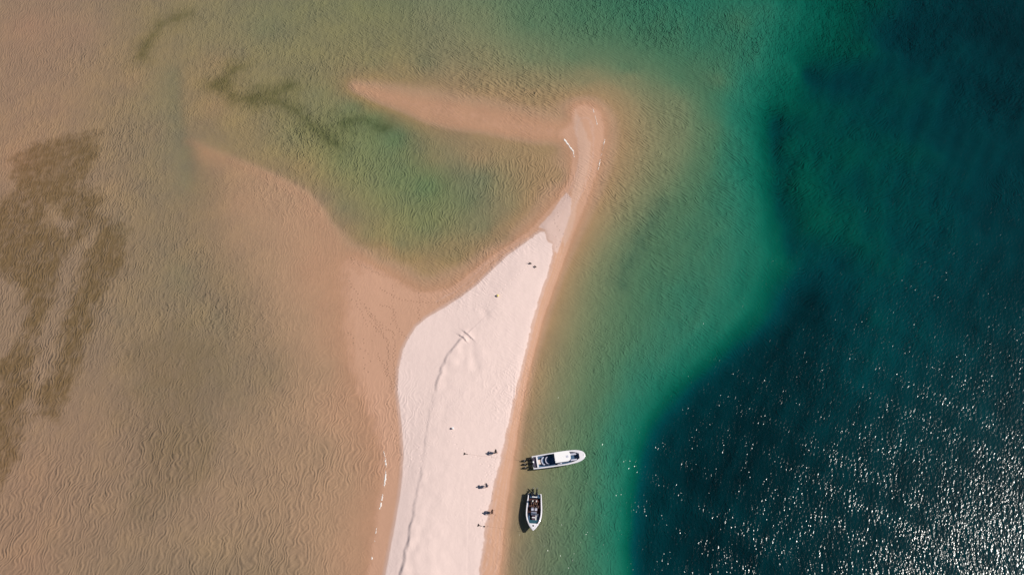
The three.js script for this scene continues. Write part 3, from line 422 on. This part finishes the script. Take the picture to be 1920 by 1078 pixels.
// ---------------------------------------------------------------- the long boat with the hardtop
{ const boat = thing('motor_boat', 'long white motor boat with a white hardtop and three black outboards', 'boat', 'boats moored off the sand spit');
  const L = settle(boat, [998.8, 867.2], [1097.4, 853.2], 0.95), k = L / 9.8;
  const half = along([[0, 1.2], [0.12, 1.25], [0.35, 1.3], [0.6, 1.31], [0.72, 1.27], [0.82, 1.18], [0.9, 0.99], [0.95, 0.76], [0.985, 0.44], [1, 0.06]]), inner = along([[0, 1.04], [0.12, 1.07], [0.35, 1.12], [0.6, 1.12], [0.7, 1.04], [0.78, 0.9], [0.84, 0.7], [0.88, 0.46]]), sheer = along([[0, 0.78], [0.3, 0.85], [0.7, 1], [1, 1.2]]);
  const deck = shell(boat, L, half, inner, sheer, 0.34, [0, 0.885], M.navy), X = (m) => m * k;
  part('anchor_hatch', rounded(0.34, 0.03, 0.4, 0.012, X(9.1), 1.2, 0), M.hulltop, deck);
  part('bow_cleat', [rounded(0.22, 0.05, 0.05, 0.02, X(9.5), 1.29, 0), rounded(0.05, 0.08, 0.05, 0.01, X(9.5), 1.25, 0)], M.steel, deck);
  for (const [z, c] of [[-0.66, 0], [0.02, 1], [0.7, 0]]) outboard(boat, -0.42, 0.62, z, 1.0, c);
  part('swim_platform', rounded(X(0.62), 0.06, 1.95, 0.02, X(0.36), 0.56, 0), M.aft, boat);
  part('boarding_ladder', rod([[0.1, 0.62, 0.42], [0.1, 0.75, 0.42], [0.1, 0.75, 0.62], [0.1, 0.62, 0.62]], 0.02), M.hulltop, boat); part('filler_cap', rounded(0.14, 0.05, 0.2, 0.02, 0.16, 0.63, 0.02), M.hulltop, boat);
  part('transom_bench', rounded(X(0.3), 0.55, 2.06, 0.06, X(0.86), 0.6, 0), M.gelcoat, boat);
  part('livewell', rounded(X(0.5), 0.34, 0.86, 0.06, X(1.27), 0.55, 0.02), M.cream, boat);
  const lounge = part('lounge_seat', arcSeat(X(2.15), 1.5, 0.13, 0.5, 0.36, 0.55), M.paleVinyl, boat); part('seat_cushion', halfDisc(X(2.12), 1.24, 0.4, 0.26, 0.36), M.navy, lounge);
  const seat = part('helm_lounge', arcSeat(X(2.95), 1.42, 0.1, 0.62, 0.36, 0.6), M.paleVinyl, boat); part('seat_cushion', halfDisc(X(2.95), 1.2, 0.46, 0.3, 0.36), M.blueVinyl, seat);
  part('grab_handle', rod([[X(2.9), 0.75, 0.8], [X(3), 0.98, 0.8], [X(3.1), 0.75, 0.8]], 0.03), M.steel, boat);
  part('side_bench', rounded(X(1.5), 0.3, 0.3, 0.05, X(3.6), 0.5, -0.9), M.teal, boat);
  for (const z of [-0.32, 0.32]) { const s = part('helm_seat', rounded(0.5, 0.2, 0.52, 0.07, X(4.35), 0.92, z), M.greyVinyl, boat); part('seat_back', rounded(0.12, 0.5, 0.52, 0.05, X(4.12), 1.15, z), M.greyVinyl, s); part('pedestal', new THREE.CylinderGeometry(0.07, 0.12, 0.5, 10).translate(X(4.35), 0.58, z), M.steel, s); }
  const con = part('console', rounded(X(1.5), 0.95, 1.36, 0.1, X(5.75), 0.82, 0), M.gelcoat, boat);
  const wheel = new THREE.TorusGeometry(0.2, 0.02, 6, 18); wheel.rotateY(Math.PI / 2); wheel.rotateZ(0.4); wheel.translate(X(4.92), 1.22, 0.2); part('steering_wheel', wheel, M.black, con);
  part('dashboard', rounded(0.3, 0.12, 1.1, 0.04, X(5.25), 1.34, 0), M.black, con);
  const arcRows = []; for (let i = 0; i <= 10; i++) { const a = mixn(-1.1, 1.1, i / 10); arcRows.push([[X(6.05) + Math.cos(a) * 0.72, 1.28, Math.sin(a) * 0.82], [X(5.85) + Math.cos(a) * 0.6, 1.95, Math.sin(a) * 0.8]]); } part('windscreen', sheet(arcRows), M.glass, con);
  const rs = new THREE.Shape(); rs.moveTo(-1.42 * k, -0.95); rs.lineTo(0.8, -0.95); rs.quadraticCurveTo(1.32, -0.88, 1.42, -0.4); rs.quadraticCurveTo(1.48, 0, 1.42, 0.4); rs.quadraticCurveTo(1.32, 0.88, 0.8, 0.95); rs.lineTo(-1.42 * k, 0.95); rs.closePath();
  const rg = new THREE.ExtrudeGeometry(rs, { depth: 0.06, bevelEnabled: true, bevelSize: 0.05, bevelThickness: 0.03, bevelSegments: 3, curveSegments: 10 }); rg.rotateX(-Math.PI / 2); rg.translate(X(5.5), 2.12, 0);
  const roof = part('hardtop', rg, M.hulltop, boat); part('roof_hatch', rounded(0.42, 0.05, 0.42, 0.02, X(6.35), 2.22, 0.1), M.paleVinyl, roof); part('antenna', rod([[X(4.4), 2.2, 0.7], [X(4.1), 2.9, 0.74], [X(3.9), 3.4, 0.76]], 0.015), M.white, roof);
  for (const [x, z] of [[4.4, -0.74], [4.4, 0.74], [6.3, -0.76], [6.3, 0.76]]) part('roof_post', rod([[X(x) + 0.08, 0.36, z * 1.03], [X(x), 2.12, z]], 0.032), M.steel, boat);
  part('side_cushion', rounded(X(0.8), 0.1, 0.26, 0.04, X(4.9), 0.72, 0.86), M.paleVinyl, boat);
  for (const q of [-1, 1]) { const b = part('bow_bench', rounded(X(1.25), 0.36, 0.34, 0.06, X(7.62), 0.56, q * 0.56), M.gelcoat, boat); b.rotation.y = 0; part('bench_cushion', rounded(X(1.15), 0.09, 0.3, 0.04, X(7.62), 0.78, q * 0.55), M.paleVinyl, b); part('bench_backrest', rounded(X(0.9), 0.22, 0.07, 0.03, X(7.5), 0.9, q * 0.74), M.greyVinyl, b); }
  part('bow_seat', rounded(0.36, 0.36, 0.72, 0.06, X(8.42), 0.56, 0), M.blueVinyl, boat);
}
// ---------------------------------------------------------------- the short boat with its bow towards the viewer
const second = thing('motor_boat', 'shorter open white boat with a pointed bow, teal foredeck carpet and people aboard', 'boat', 'boats moored off the sand spit');
{ const boat = second, L = settle(boat, [1002.8, 925.8], [999.4, 995.6], 0.95), k = L / 7.05, X = (m) => m * k;
  const half = along([[0, 1.2], [0.15, 1.3], [0.35, 1.42], [0.5, 1.46], [0.62, 1.4], [0.74, 1.18], [0.85, 0.82], [0.94, 0.4], [1, 0.025]]), inner = along([[0, 1.06], [0.15, 1.13], [0.35, 1.22], [0.5, 1.24], [0.62, 1.16], [0.72, 0.98], [0.815, 0.72]]), sheer = along([[0, 0.85], [0.4, 0.95], [0.75, 1.12], [1, 1.32]]);
  const deck = shell(boat, L, half, inner, sheer, 0.36, [0, 0.81], M.maroon);
  part('deck_hatch', rounded(0.28, 0.04, 0.3, 0.015, X(6.15), 1.285, 0), M.black, deck);
  for (const z of [-0.36, 0.36]) outboard(boat, -0.1, 0.66, z, 0.85, 0);
  part('motor_well', rounded(X(0.5), 0.08, 1.9, 0.03, X(0.3), 0.58, 0), M.navy, boat);
  part('transom_bench', rounded(0.24, 0.4, 1.9, 0.05, X(0.66), 0.56, 0), M.navy, boat); part('bait_board', rounded(0.17, 0.06, 0.98, 0.02, X(0.62), 0.92, 0), M.white, boat);
  for (const z of [-0.72, 0.7]) part('corner_pad', rounded(0.3, 0.1, 0.34, 0.03, X(0.62), 0.8, z), M.blueVinyl, boat);
  part('side_pad', rounded(X(1.6), 0.14, 0.12, 0.05, X(1.9), 0.82, 1.1), M.blueVinyl, boat); part('side_pad', rounded(X(1.6), 0.14, 0.12, 0.05, X(1.9), 0.82, -1.1), M.plum, boat);
  for (const z of [-0.34, 0.3]) { const s = part('helm_seat', rounded(0.4, 0.14, 0.46, 0.05, X(3.02), 0.86, z), M.paleVinyl, boat); part('seat_back', rounded(0.1, 0.42, 0.46, 0.04, X(2.8), 1.08, z), M.paleVinyl, s); part('pedestal', new THREE.CylinderGeometry(0.06, 0.1, 0.46, 10).translate(X(3.02), 0.59, z), M.steel, s); }
  const con = part('console', rounded(0.62, 0.8, 1, 0.09, X(3.78), 0.76, 0.02), M.greyVinyl, boat);
  const wheel = new THREE.TorusGeometry(0.18, 0.02, 6, 16); wheel.rotateY(Math.PI / 2); wheel.translate(X(3.42), 1.05, -0.2); part('steering_wheel', wheel, M.black, con);
  part('windscreen', sheet([[[X(3.98), 1.14, -0.5], [X(4.05), 1.14, 0], [X(3.98), 1.14, 0.5]], [[X(3.8), 1.5, -0.46], [X(3.87), 1.5, 0], [X(3.8), 1.5, 0.46]]]), M.glass, con);
  const box = part('cooler_seat', rounded(X(1.05), 0.42, 0.56, 0.05, X(4.62), 0.57, 0.02), M.plum, boat); part('cooler_strap', rounded(0.16, 0.06, 0.6, 0.02, X(4.52), 0.79, 0.02), M.white, box);
  part('rod_tray', rounded(X(1.5), 0.1, 0.16, 0.03, X(4.4), 0.62, -0.42), M.white, boat); part('side_bench', rounded(X(1.4), 0.2, 0.26, 0.05, X(4.4), 0.5, -0.78), M.greyVinyl, boat); part('side_bench', rounded(X(1.4), 0.2, 0.26, 0.05, X(4.4), 0.5, 0.85), M.navy, boat);
  const cs = []; for (let i = 0; i <= 6; i++) { const t = mixn(0.71, 0.812, i / 6); cs.push([[t * L, 0.93, -inner(t) + 0.02], [t * L, 0.93, inner(t) - 0.02]]); } const front = mixn(0.71, 0.812, 0) * L;
  part('casting_deck', [sheet(cs), sheet([[[front, 0.93, -inner(0.71) + 0.02], [front, 0.93, inner(0.71) - 0.02]], [[front, 0.36, -inner(0.71) + 0.02], [front, 0.36, inner(0.71) - 0.02]]])], M.teal, boat);
  for (const q of [1, -1]) part('bow_rail', rod([0.74, 0.76, 0.82, 0.88, 0.93, 0.955, 0.965].map((t, i) => [t * L, sheer(t) + (i === 0 || i === 6 ? 0.02 : 0.26), q * (half(t) - 0.07)]), 0.016), M.steel, deck);
}

// ---------------------------------------------------------------- bodies: tapered limbs joined smoothly, then meshed
function meshed(field, c, r, n) {
  const mc = new MarchingCubes(n, new THREE.MeshBasicMaterial(), false, false, 60000), h = n / 2;
  for (let k = 0; k < n; k++) for (let j = 0; j < n; j++) for (let i = 0; i < n; i++) mc.field[k * n * n + j * n + i] = -field(c[0] + ((i - h) / h) * r, c[1] + ((j - h) / h) * r, c[2] + ((k - h) / h) * r);
  mc.isolation = 0; mc.update();
  const p = new Float32Array(mc.count * 3); for (let i = 0; i < p.length; i++) p[i] = mc.positionArray[i] * r + c[i % 3];
  let g = new THREE.BufferGeometry(); g.setAttribute('position', new THREE.BufferAttribute(p, 3)); g = mergeVertices(g, 1e-4); g.computeVertexNormals(); return g;
}
const smin = (a, b, k) => { const h = clamp(0.5 + (0.5 * (b - a)) / k, 0, 1); return mixn(b, a, h) - k * h * (1 - h); };
function limbs(list, k) { return (x, y, z) => { let d = 9; for (const [a, b, ra, rb] of list) { const ux = b[0] - a[0], uy = b[1] - a[1], uz = b[2] - a[2], t = clamp(((x - a[0]) * ux + (y - a[1]) * uy + (z - a[2]) * uz) / (ux * ux + uy * uy + uz * uz + 1e-9), 0, 1); d = smin(d, Math.hypot(x - a[0] - t * ux, y - a[1] - t * uy, z - a[2] - t * uz) - mixn(ra, rb, t), k); } return d; }; }
/** Poses: joints in metres, the person faces +z; s = 1 is the left side (+x). */
const POSES = {
  walk: { hip: 0.9, lean: 0.04, leg: { 1: [[0.11, 0.5, 0.16], [0.11, 0.1, 0.2]], '-1': [[-0.11, 0.5, 0.02], [-0.11, 0.13, -0.26]] }, arm: { 1: [[0.27, 1.12, -0.12], [0.27, 0.93, 0.0]], '-1': [[-0.27, 1.13, 0.1], [-0.26, 0.96, 0.28]] } },
  stand: { hip: 0.92, lean: 0, leg: { 1: [[0.11, 0.5, 0.02], [0.12, 0.09, 0]], '-1': [[-0.11, 0.5, 0.05], [-0.13, 0.09, 0.1]] }, arm: { 1: [[0.28, 1.13, 0.02], [0.24, 0.95, 0.2]], '-1': [[-0.29, 1.14, -0.02], [-0.3, 0.9, 0.06]] } },
  sit: { hip: 0.5, lean: 0.02, leg: { 1: [[0.14, 0.52, 0.42], [0.14, 0.1, 0.45]], '-1': [[-0.15, 0.52, 0.42], [-0.16, 0.1, 0.48]] }, arm: { 1: [[0.28, 0.76, 0.06], [0.2, 0.62, 0.28]], '-1': [[-0.28, 0.76, 0.04], [-0.2, 0.62, 0.28]] } },
};
const bodies = {};
function bodyOf(name) {
  if (bodies[name]) return bodies[name];
  const P = POSES[name], y = P.hip, l = P.lean, chest = [0, y + 0.36, l], neck = [0, y + 0.55, l * 1.2], head = [0, y + 0.7, l * 1.2 + 0.03], bones = [], top = [], shorts = [], heads = [], hands = [];
  top.push([[0, y + 0.04, 0], chest, 0.125, 0.13], [[-0.1, y + 0.38, l], [0.1, y + 0.38, l], 0.11, 0.11], [[-0.15, y + 0.46, l], [0.15, y + 0.46, l], 0.07, 0.07]);
  shorts.push([[-0.07, y, 0], [0.07, y, 0], 0.13, 0.13]);
  for (const s of [1, -1]) {
    const [knee, ankle] = P.leg[s], [elbow, wrist] = P.arm[s], hip = [0.1 * s, y - 0.02, 0], sh = [0.19 * s, y + 0.47, l], mid = (a, b, t) => a.map((v, i) => mixn(v, b[i], t));
    bones.push([hip, knee, 0.095, 0.06], [knee, ankle, 0.058, 0.04], [[ankle[0], ankle[1] - 0.045, ankle[2] - 0.03], [ankle[0], ankle[1] - 0.06, ankle[2] + 0.16], 0.042, 0.032], [sh, elbow, 0.056, 0.043], [elbow, wrist, 0.042, 0.03]);
    shorts.push([hip, mid(hip, knee, 0.8), 0.115, 0.105]); top.push([sh, mid(sh, elbow, 0.6), 0.06, 0.055]);
    const d = new THREE.Vector3(wrist[0] - elbow[0], wrist[1] - elbow[1], wrist[2] - elbow[2]).normalize(), side = new THREE.Vector3(0, 0, 1).cross(d).normalize(), W = new THREE.Vector3(...wrist), cap = (a, b, r) => { const g = new THREE.CapsuleGeometry(r, a.distanceTo(b), 3, 7); g.applyQuaternion(new THREE.Quaternion().setFromUnitVectors(new THREE.Vector3(0, 1, 0), b.clone().sub(a).normalize())); g.translate(...a.clone().lerp(b, 0.5).toArray()); return g; };
    const palm = new THREE.SphereGeometry(0.048, 10, 8); palm.scale(0.5, 1, 0.9); palm.applyQuaternion(new THREE.Quaternion().setFromUnitVectors(new THREE.Vector3(0, 1, 0), d)); palm.translate(...W.clone().addScaledVector(d, 0.045).toArray()); hands.push(palm);
    const curl = d.clone().cross(side).normalize();
    for (let f = 0; f < 4; f++) { const a = W.clone().addScaledVector(d, 0.08).addScaledVector(curl, (f - 1.5) * 0.02), b = a.clone().addScaledVector(d, [0.03, 0.036, 0.034, 0.026][f]), e = b.clone().addScaledVector(d, 0.026).addScaledVector(side, -0.014 * s); hands.push(cap(a, b, 0.0095), cap(b, e, 0.0085)); }
    const a = W.clone().addScaledVector(d, 0.03).addScaledVector(curl, 0.034), b = a.clone().addScaledVector(d, 0.03).addScaledVector(curl, 0.022); hands.push(cap(a, b, 0.011));
  }
  const all = [...bones, ...top.map(([a, b, p, q]) => [a, b, p - 0.01, q - 0.01]), ...shorts.slice(0, 1).map(([a, b, p, q]) => [a, b, p - 0.01, q - 0.01]), [chest, neck, 0.06, 0.055], [neck, head, 0.052, 0.06]];
  heads.push([[0, head[1] + 0.04, head[2] - 0.015], [0, head[1] + 0.03, head[2] + 0.02], 0.093, 0.085], [[0, head[1] - 0.02, head[2] + 0.03], [0, head[1] - 0.075, head[2] + 0.055], 0.06, 0.04], [[0, head[1] + 0.02, head[2] + 0.1], [0, head[1] - 0.015, head[2] + 0.118], 0.011, 0.017], [[-0.022, head[1] - 0.05, head[2] + 0.092], [0.022, head[1] - 0.05, head[2] + 0.092], 0.011, 0.011], [[0.088, head[1] + 0.01, head[2]], [0.092, head[1] - 0.02, head[2]], 0.02, 0.014], [[-0.088, head[1] + 0.01, head[2]], [-0.092, head[1] - 0.02, head[2]], 0.02, 0.014]);
  const c = [0, 0.86, 0.05], cut = (f, lo, hi) => (X, Y, Z) => Math.max(f(X, Y, Z), lo - Y, Y - hi), strip = (g) => { const q = g.index ? g.toNonIndexed() : g; for (const k of Object.keys(q.attributes)) if (!['position', 'normal'].includes(k)) q.deleteAttribute(k); return q; };
  const body = mergeGeometries([meshed(limbs(all, 0.045), c, 0.95, 76), meshed(limbs(heads, 0.025), [0, head[1], head[2]], 0.16, 40), ...hands].map(strip));
  const hairF = limbs([[[0, head[1] + 0.055, head[2] - 0.025], [0, head[1] + 0.05, head[2] - 0.0], 0.1, 0.093], [[0, head[1] + 0.02, head[2] - 0.05], [0, head[1] - 0.05, head[2] - 0.06], 0.08, 0.06]], 0.02);
  return (bodies[name] = { body, head, shirt: meshed(limbs(top.map(([a, b, p, q]) => [a, b, p + 0.028, q + 0.026]), 0.05), c, 0.95, 66), shorts: meshed(cut(limbs(shorts, 0.04), -1, y + 0.12), c, 0.95, 66), hair: meshed((X, Y, Z) => Math.max(hairF(X, Y, Z), Z - head[2] - 0.06 - (Y - head[1] - 0.06) * 0.6), [0, head[1], head[2]], 0.18, 36), eyes: [-1, 1].map((s) => new THREE.SphereGeometry(0.011, 8, 6).translate(s * 0.034, head[1] + 0.015, head[2] + 0.088)) });
}
function person(pose, label, [x, y, z], turn, m, group, cap) {
  const B = bodyOf(pose), o = thing('person', label, 'person', group);
  part('body', B.body, m.skin, o); part('shirt', B.shirt, m.shirt, o); part('shorts', B.shorts, m.shorts, o); for (const e of B.eyes) part('eye', e, M.eye, o);
  if (cap) { const dome = new THREE.SphereGeometry(0.115, 16, 8, 0, Math.PI * 2, 0, 1.5); dome.scale(1, 0.9, 1.08); dome.translate(0, B.head[1] + 0.05, B.head[2]); const brim = new THREE.CylinderGeometry(0.1, 0.1, 0.012, 16, 1, false, -1.3, 2.6); brim.scale(1, 1, 1.1); brim.translate(0, B.head[1] + 0.065, B.head[2] + 0.1); part('cap', [dome, brim], M.capCloth, o); }
  part('hair', B.hair, M.hair, o);
  o.position.set(x, y, z); o.rotation.y = turn; o.scale.set(1.2, 1.08, 1.2); return o;
}
const onSand = (px, py) => { const [x, z] = at(px, py, 0.5), h = heightAt(x, z), [a, b] = at(px, py, h); return [a, heightAt(a, b) - 0.015, b]; };
const WALKERS = 'people walking along the sand spit';
person('walk', 'person in black clothes walking on the sand level with the boat with the hardtop', onSand(929, 849.5), 1.3, { skin: M.skin, shirt: M.darkCloth, shorts: M.darkCloth }, WALKERS);
person('walk', 'person in dark clothes striding on the sand, the middle one of three walkers', onSand(913, 912.5), -1.35, { skin: M.skin, shirt: M.navyCloth, shorts: M.brownCloth }, WALKERS);
person('stand', 'person in brown clothes standing at the wet sand edge beside the shorter boat', onSand(923, 961.5), 1.4, { skin: M.skin, shirt: M.brownCloth, shorts: M.brownCloth }, WALKERS);
const aboard = (x, y, z) => { second.updateMatrixWorld(true); const v = second.localToWorld(new THREE.Vector3(x, y, z)); return v.toArray(); }, CREW = 'people aboard the shorter boat';
person('sit', 'person in white cap and black shirt sitting in the shorter boat', aboard(1.35, 0.37, 0.34), second.rotation.y + Math.PI / 2, { skin: M.skin, shirt: M.darkCloth, shorts: M.navyCloth }, CREW, true);
person('sit', 'person in white cap and dark red shirt sitting in the shorter boat', aboard(1.35, 0.37, -0.34), second.rotation.y + Math.PI / 2, { skin: M.skin, shirt: M.redCloth, shorts: M.brownCloth }, CREW, true);
person('stand', 'bareheaded person standing at the helm of the shorter boat in dark shirt', aboard(2.35, 0.372, -0.42), second.rotation.y + Math.PI / 2, { skin: M.paleSkin, shirt: M.brownCloth, shorts: M.darkCloth }, CREW);

// ---------------------------------------------------------------- birds, float, bucket, anchors, ropes, foam
function bird(label, px, py, turn, low) {
  const o = thing('seabird', label, 'bird', 'dark birds resting on the spit'), n = low ? 0.36 : 0.52;
  part('body', meshed(limbs([[[0, 0.26, -0.12], [0, 0.3, 0.12], 0.1, 0.1], [[0, 0.25, -0.2], [0, 0.2, -0.42], 0.07, 0.02], [[0, 0.33, 0.16], [0, n, 0.24], 0.055, 0.035], [[0, n, 0.24], [0, n + 0.06, 0.28], 0.04, 0.042], [[0.1, 0.3, 0.06], [0.07, 0.24, -0.3], 0.05, 0.02], [[-0.1, 0.3, 0.06], [-0.07, 0.24, -0.3], 0.05, 0.02]], 0.05), [0, 0.36, -0.06], 0.5, 56), M.feather, o);
  const b = new THREE.ConeGeometry(0.022, 0.16, 8); b.rotateX(Math.PI / 2); b.translate(0, n + 0.055, 0.39); part('beak', b, M.beak, o);
  for (const s of [-1, 1]) part('leg', [rod([[0.05 * s, 0.2, 0], [0.055 * s, 0.02, 0.02]], 0.012), rounded(0.09, 0.012, 0.12, 0.005, 0.055 * s, 0.008, 0.05)], M.beak, o);
  const [x, y, z] = onSand(px, py); o.position.set(x, y + 0.01, z); o.rotation.y = turn;
}
bird('dark bird with raised neck on the white sand, nearer the bay', 994, 494.5, -1.9, false);
bird('dark bird with lowered neck on the white sand, nearer the open water', 1003.8, 501, 0.9, true);
{ const o = thing('round_float', 'small pale yellow round float lying on the white sand below the birds', 'float'), [x, y, z] = onSand(933.2, 555), s = new THREE.SphereGeometry(0.27, 24, 16); s.scale(1, 0.86, 1);
  part('ball', s, M.yellow, o); part('seam', new THREE.TorusGeometry(0.272, 0.016, 6, 32).rotateX(Math.PI / 2), M.white, o); part('eyelet', [new THREE.TorusGeometry(0.05, 0.015, 6, 14).translate(0, 0.27, 0), new THREE.CylinderGeometry(0.06, 0.08, 0.06, 12).translate(0, 0.22, 0)], M.yellow, o); o.position.set(x, y + 0.22, z); o.rotation.set(0.3, 0.4, -0.5); }
{ const o = thing('bucket', 'small white bucket standing alone on the middle of the spit', 'bucket'), [x, y, z] = onSand(849, 803.6);
  part('pail', new THREE.LatheGeometry([[0, 0], [0.15, 0], [0.155, 0.02], [0.19, 0.4], [0.205, 0.405], [0.205, 0.43], [0.185, 0.43], [0.145, 0.03], [0, 0.025]].map((p) => new THREE.Vector2(...p)), 24), M.white, o); part('lid', new THREE.CylinderGeometry(0.195, 0.2, 0.035, 24).translate(0, 0.445, 0), M.white, o); part('handle', new THREE.TorusGeometry(0.2, 0.01, 5, 18, Math.PI).translate(0, 0.41, 0), M.steel, o); o.position.set(x, y, z); o.rotation.y = 0.5; }
function anchor(label, px, py, turn) {
  const o = thing('anchor', label, 'anchor', 'anchors of the two boats');
  part('shank', [rod([[0, 0.08, -0.1], [0, 0.1, 0.3], [0, 0.06, 0.55]], 0.028), new THREE.TorusGeometry(0.05, 0.016, 5, 12).translate(0, 0.06, 0.6)], M.iron, o); part('stock', rod([[-0.28, 0.08, -0.1], [0, 0.08, -0.1], [0.28, 0.08, -0.1]], 0.025), M.iron, o);
  for (const s of [-1, 1]) { const f = new THREE.ConeGeometry(0.11, 0.36, 4); f.scale(1, 1, 0.25); f.rotateX(Math.PI / 2 + 0.35); f.translate(0.11 * s, 0.03, 0.1); part('fluke', f, M.iron, o); }
  const [x, y, z] = onSand(px, py); o.position.set(x, y, z); o.rotation.y = turn; return [x, y, z];
}
anchor('dark anchor on dry sand holding the boat with the hardtop', 871, 851, 1.4);
anchor('dark anchor on dry sand holding the shorter boat', 897.2, 985, 1.3);
function mooring(label, pts, end) { const l = line(pts, 0.2).flatMap(([x, z], i, A) => (i ? [0.25, 0.5, 0.75, 1].map((t) => [mixn(A[i - 1][0], x, t), mixn(A[i - 1][1], z, t)]) : [[x, z]])).map(([x, z], i) => [x + 0.08 * noise(i * 0.7, 3), Math.max(heightAt(x, z) + 0.008, -0.25), z + 0.12 * noise(i * 0.6, 9)]); const o = thing('mooring_rope', label, 'rope', 'ropes between the anchors and the boats'); part('rope', new THREE.TubeGeometry(new THREE.CatmullRomCurve3([...l, end].map((p) => new THREE.Vector3(...p))), 160, 0.009, 6), M.rope, o); if (pts.length > 4) { const [x, , z] = l[4]; part('chain_heap', [0, 1, 2, 3].map((k) => new THREE.TorusGeometry(0.11 - k * 0.012, 0.03, 6, 16).rotateX(Math.PI / 2 + 0.2 * k).translate(x, heightAt(x, z) + 0.03 + k * 0.04, z)), M.iron, o); } }
mooring('rope from the anchor across the sand to the boat with the hardtop', [[873, 851.3], [900, 856], [935, 859], [965, 862]], [...at(997, 867, 0.5)].toSpliced(1, 0, 0.5));
mooring('rope with a dark chain heap from the anchor to the shorter boat', [[899, 985.4], [908, 988], [925, 988.5], [945, 991], [970, 995]], [...at(998.6, 994, 1.2)].toSpliced(1, 0, 1.2));
function froth(label, pts, wide, gaps) {
  const o = thing('sea_foam', label, 'foam'); o.userData.kind = 'stuff'; const l = line(pts), lumps = [], base = new THREE.IcosahedronGeometry(1, 1);
  for (let i = 1; i < l.length; i++) { const dx = l[i][0] - l[i - 1][0], dz = l[i][1] - l[i - 1][1], n = Math.ceil(Math.hypot(dx, dz) / 0.09); for (let k = 0; k < n; k++) { const t = k / n, x = l[i - 1][0] + dx * t, z = l[i - 1][1] + dz * t; if (noise(x * 0.9 + 5, z * 0.9) + 0.6 * noise(x * 2.2, z * 2.2) < gaps) continue; const w = wide * (0.4 + 0.9 * rnd()) * (0.75 + 0.6 * noise(x * 0.6, z * 0.6 + 8)), g = base.clone(); g.scale(w, 0.025 + 0.02 * rnd(), w * (0.7 + 0.8 * rnd())); g.rotateY(rnd() * 6); g.translate(x + (rnd() - 0.5) * wide * 1.3, Math.max(heightAt(x, z), 0) + 0.015, z + (rnd() - 0.5) * wide); lumps.push(g); } }
  part('froth', lumps, M.foam, o);
}
froth('thin white foam line along the bay side of the spit, left of the scarp', [[719, 846], [722, 858], [723.5, 875], [722.5, 895], [719.5, 915], [715, 940], [712, 955]], 0.13, -0.3);
froth('broken specks of foam at the lower left edge of the spit', [[706, 990], [701, 1020], [697, 1045], [693, 1066]], 0.1, 0.15);
froth('bright white foam curl inside the crook of the spit tip', [[1058, 261], [1064, 269], [1069, 276], [1075, 283], [1077, 295]], 0.16, -0.35);
froth('thin foam thread on the upper outer side of the spit tip', [[1111, 202], [1115, 214], [1118, 226], [1120, 234]], 0.07, -0.2);
froth('thin foam thread on the lower outer side of the spit tip', [[1134, 262], [1131, 278], [1127, 293], [1124, 308], [1120, 325]], 0.09, -0.2);
renderer.render(scene, camera);
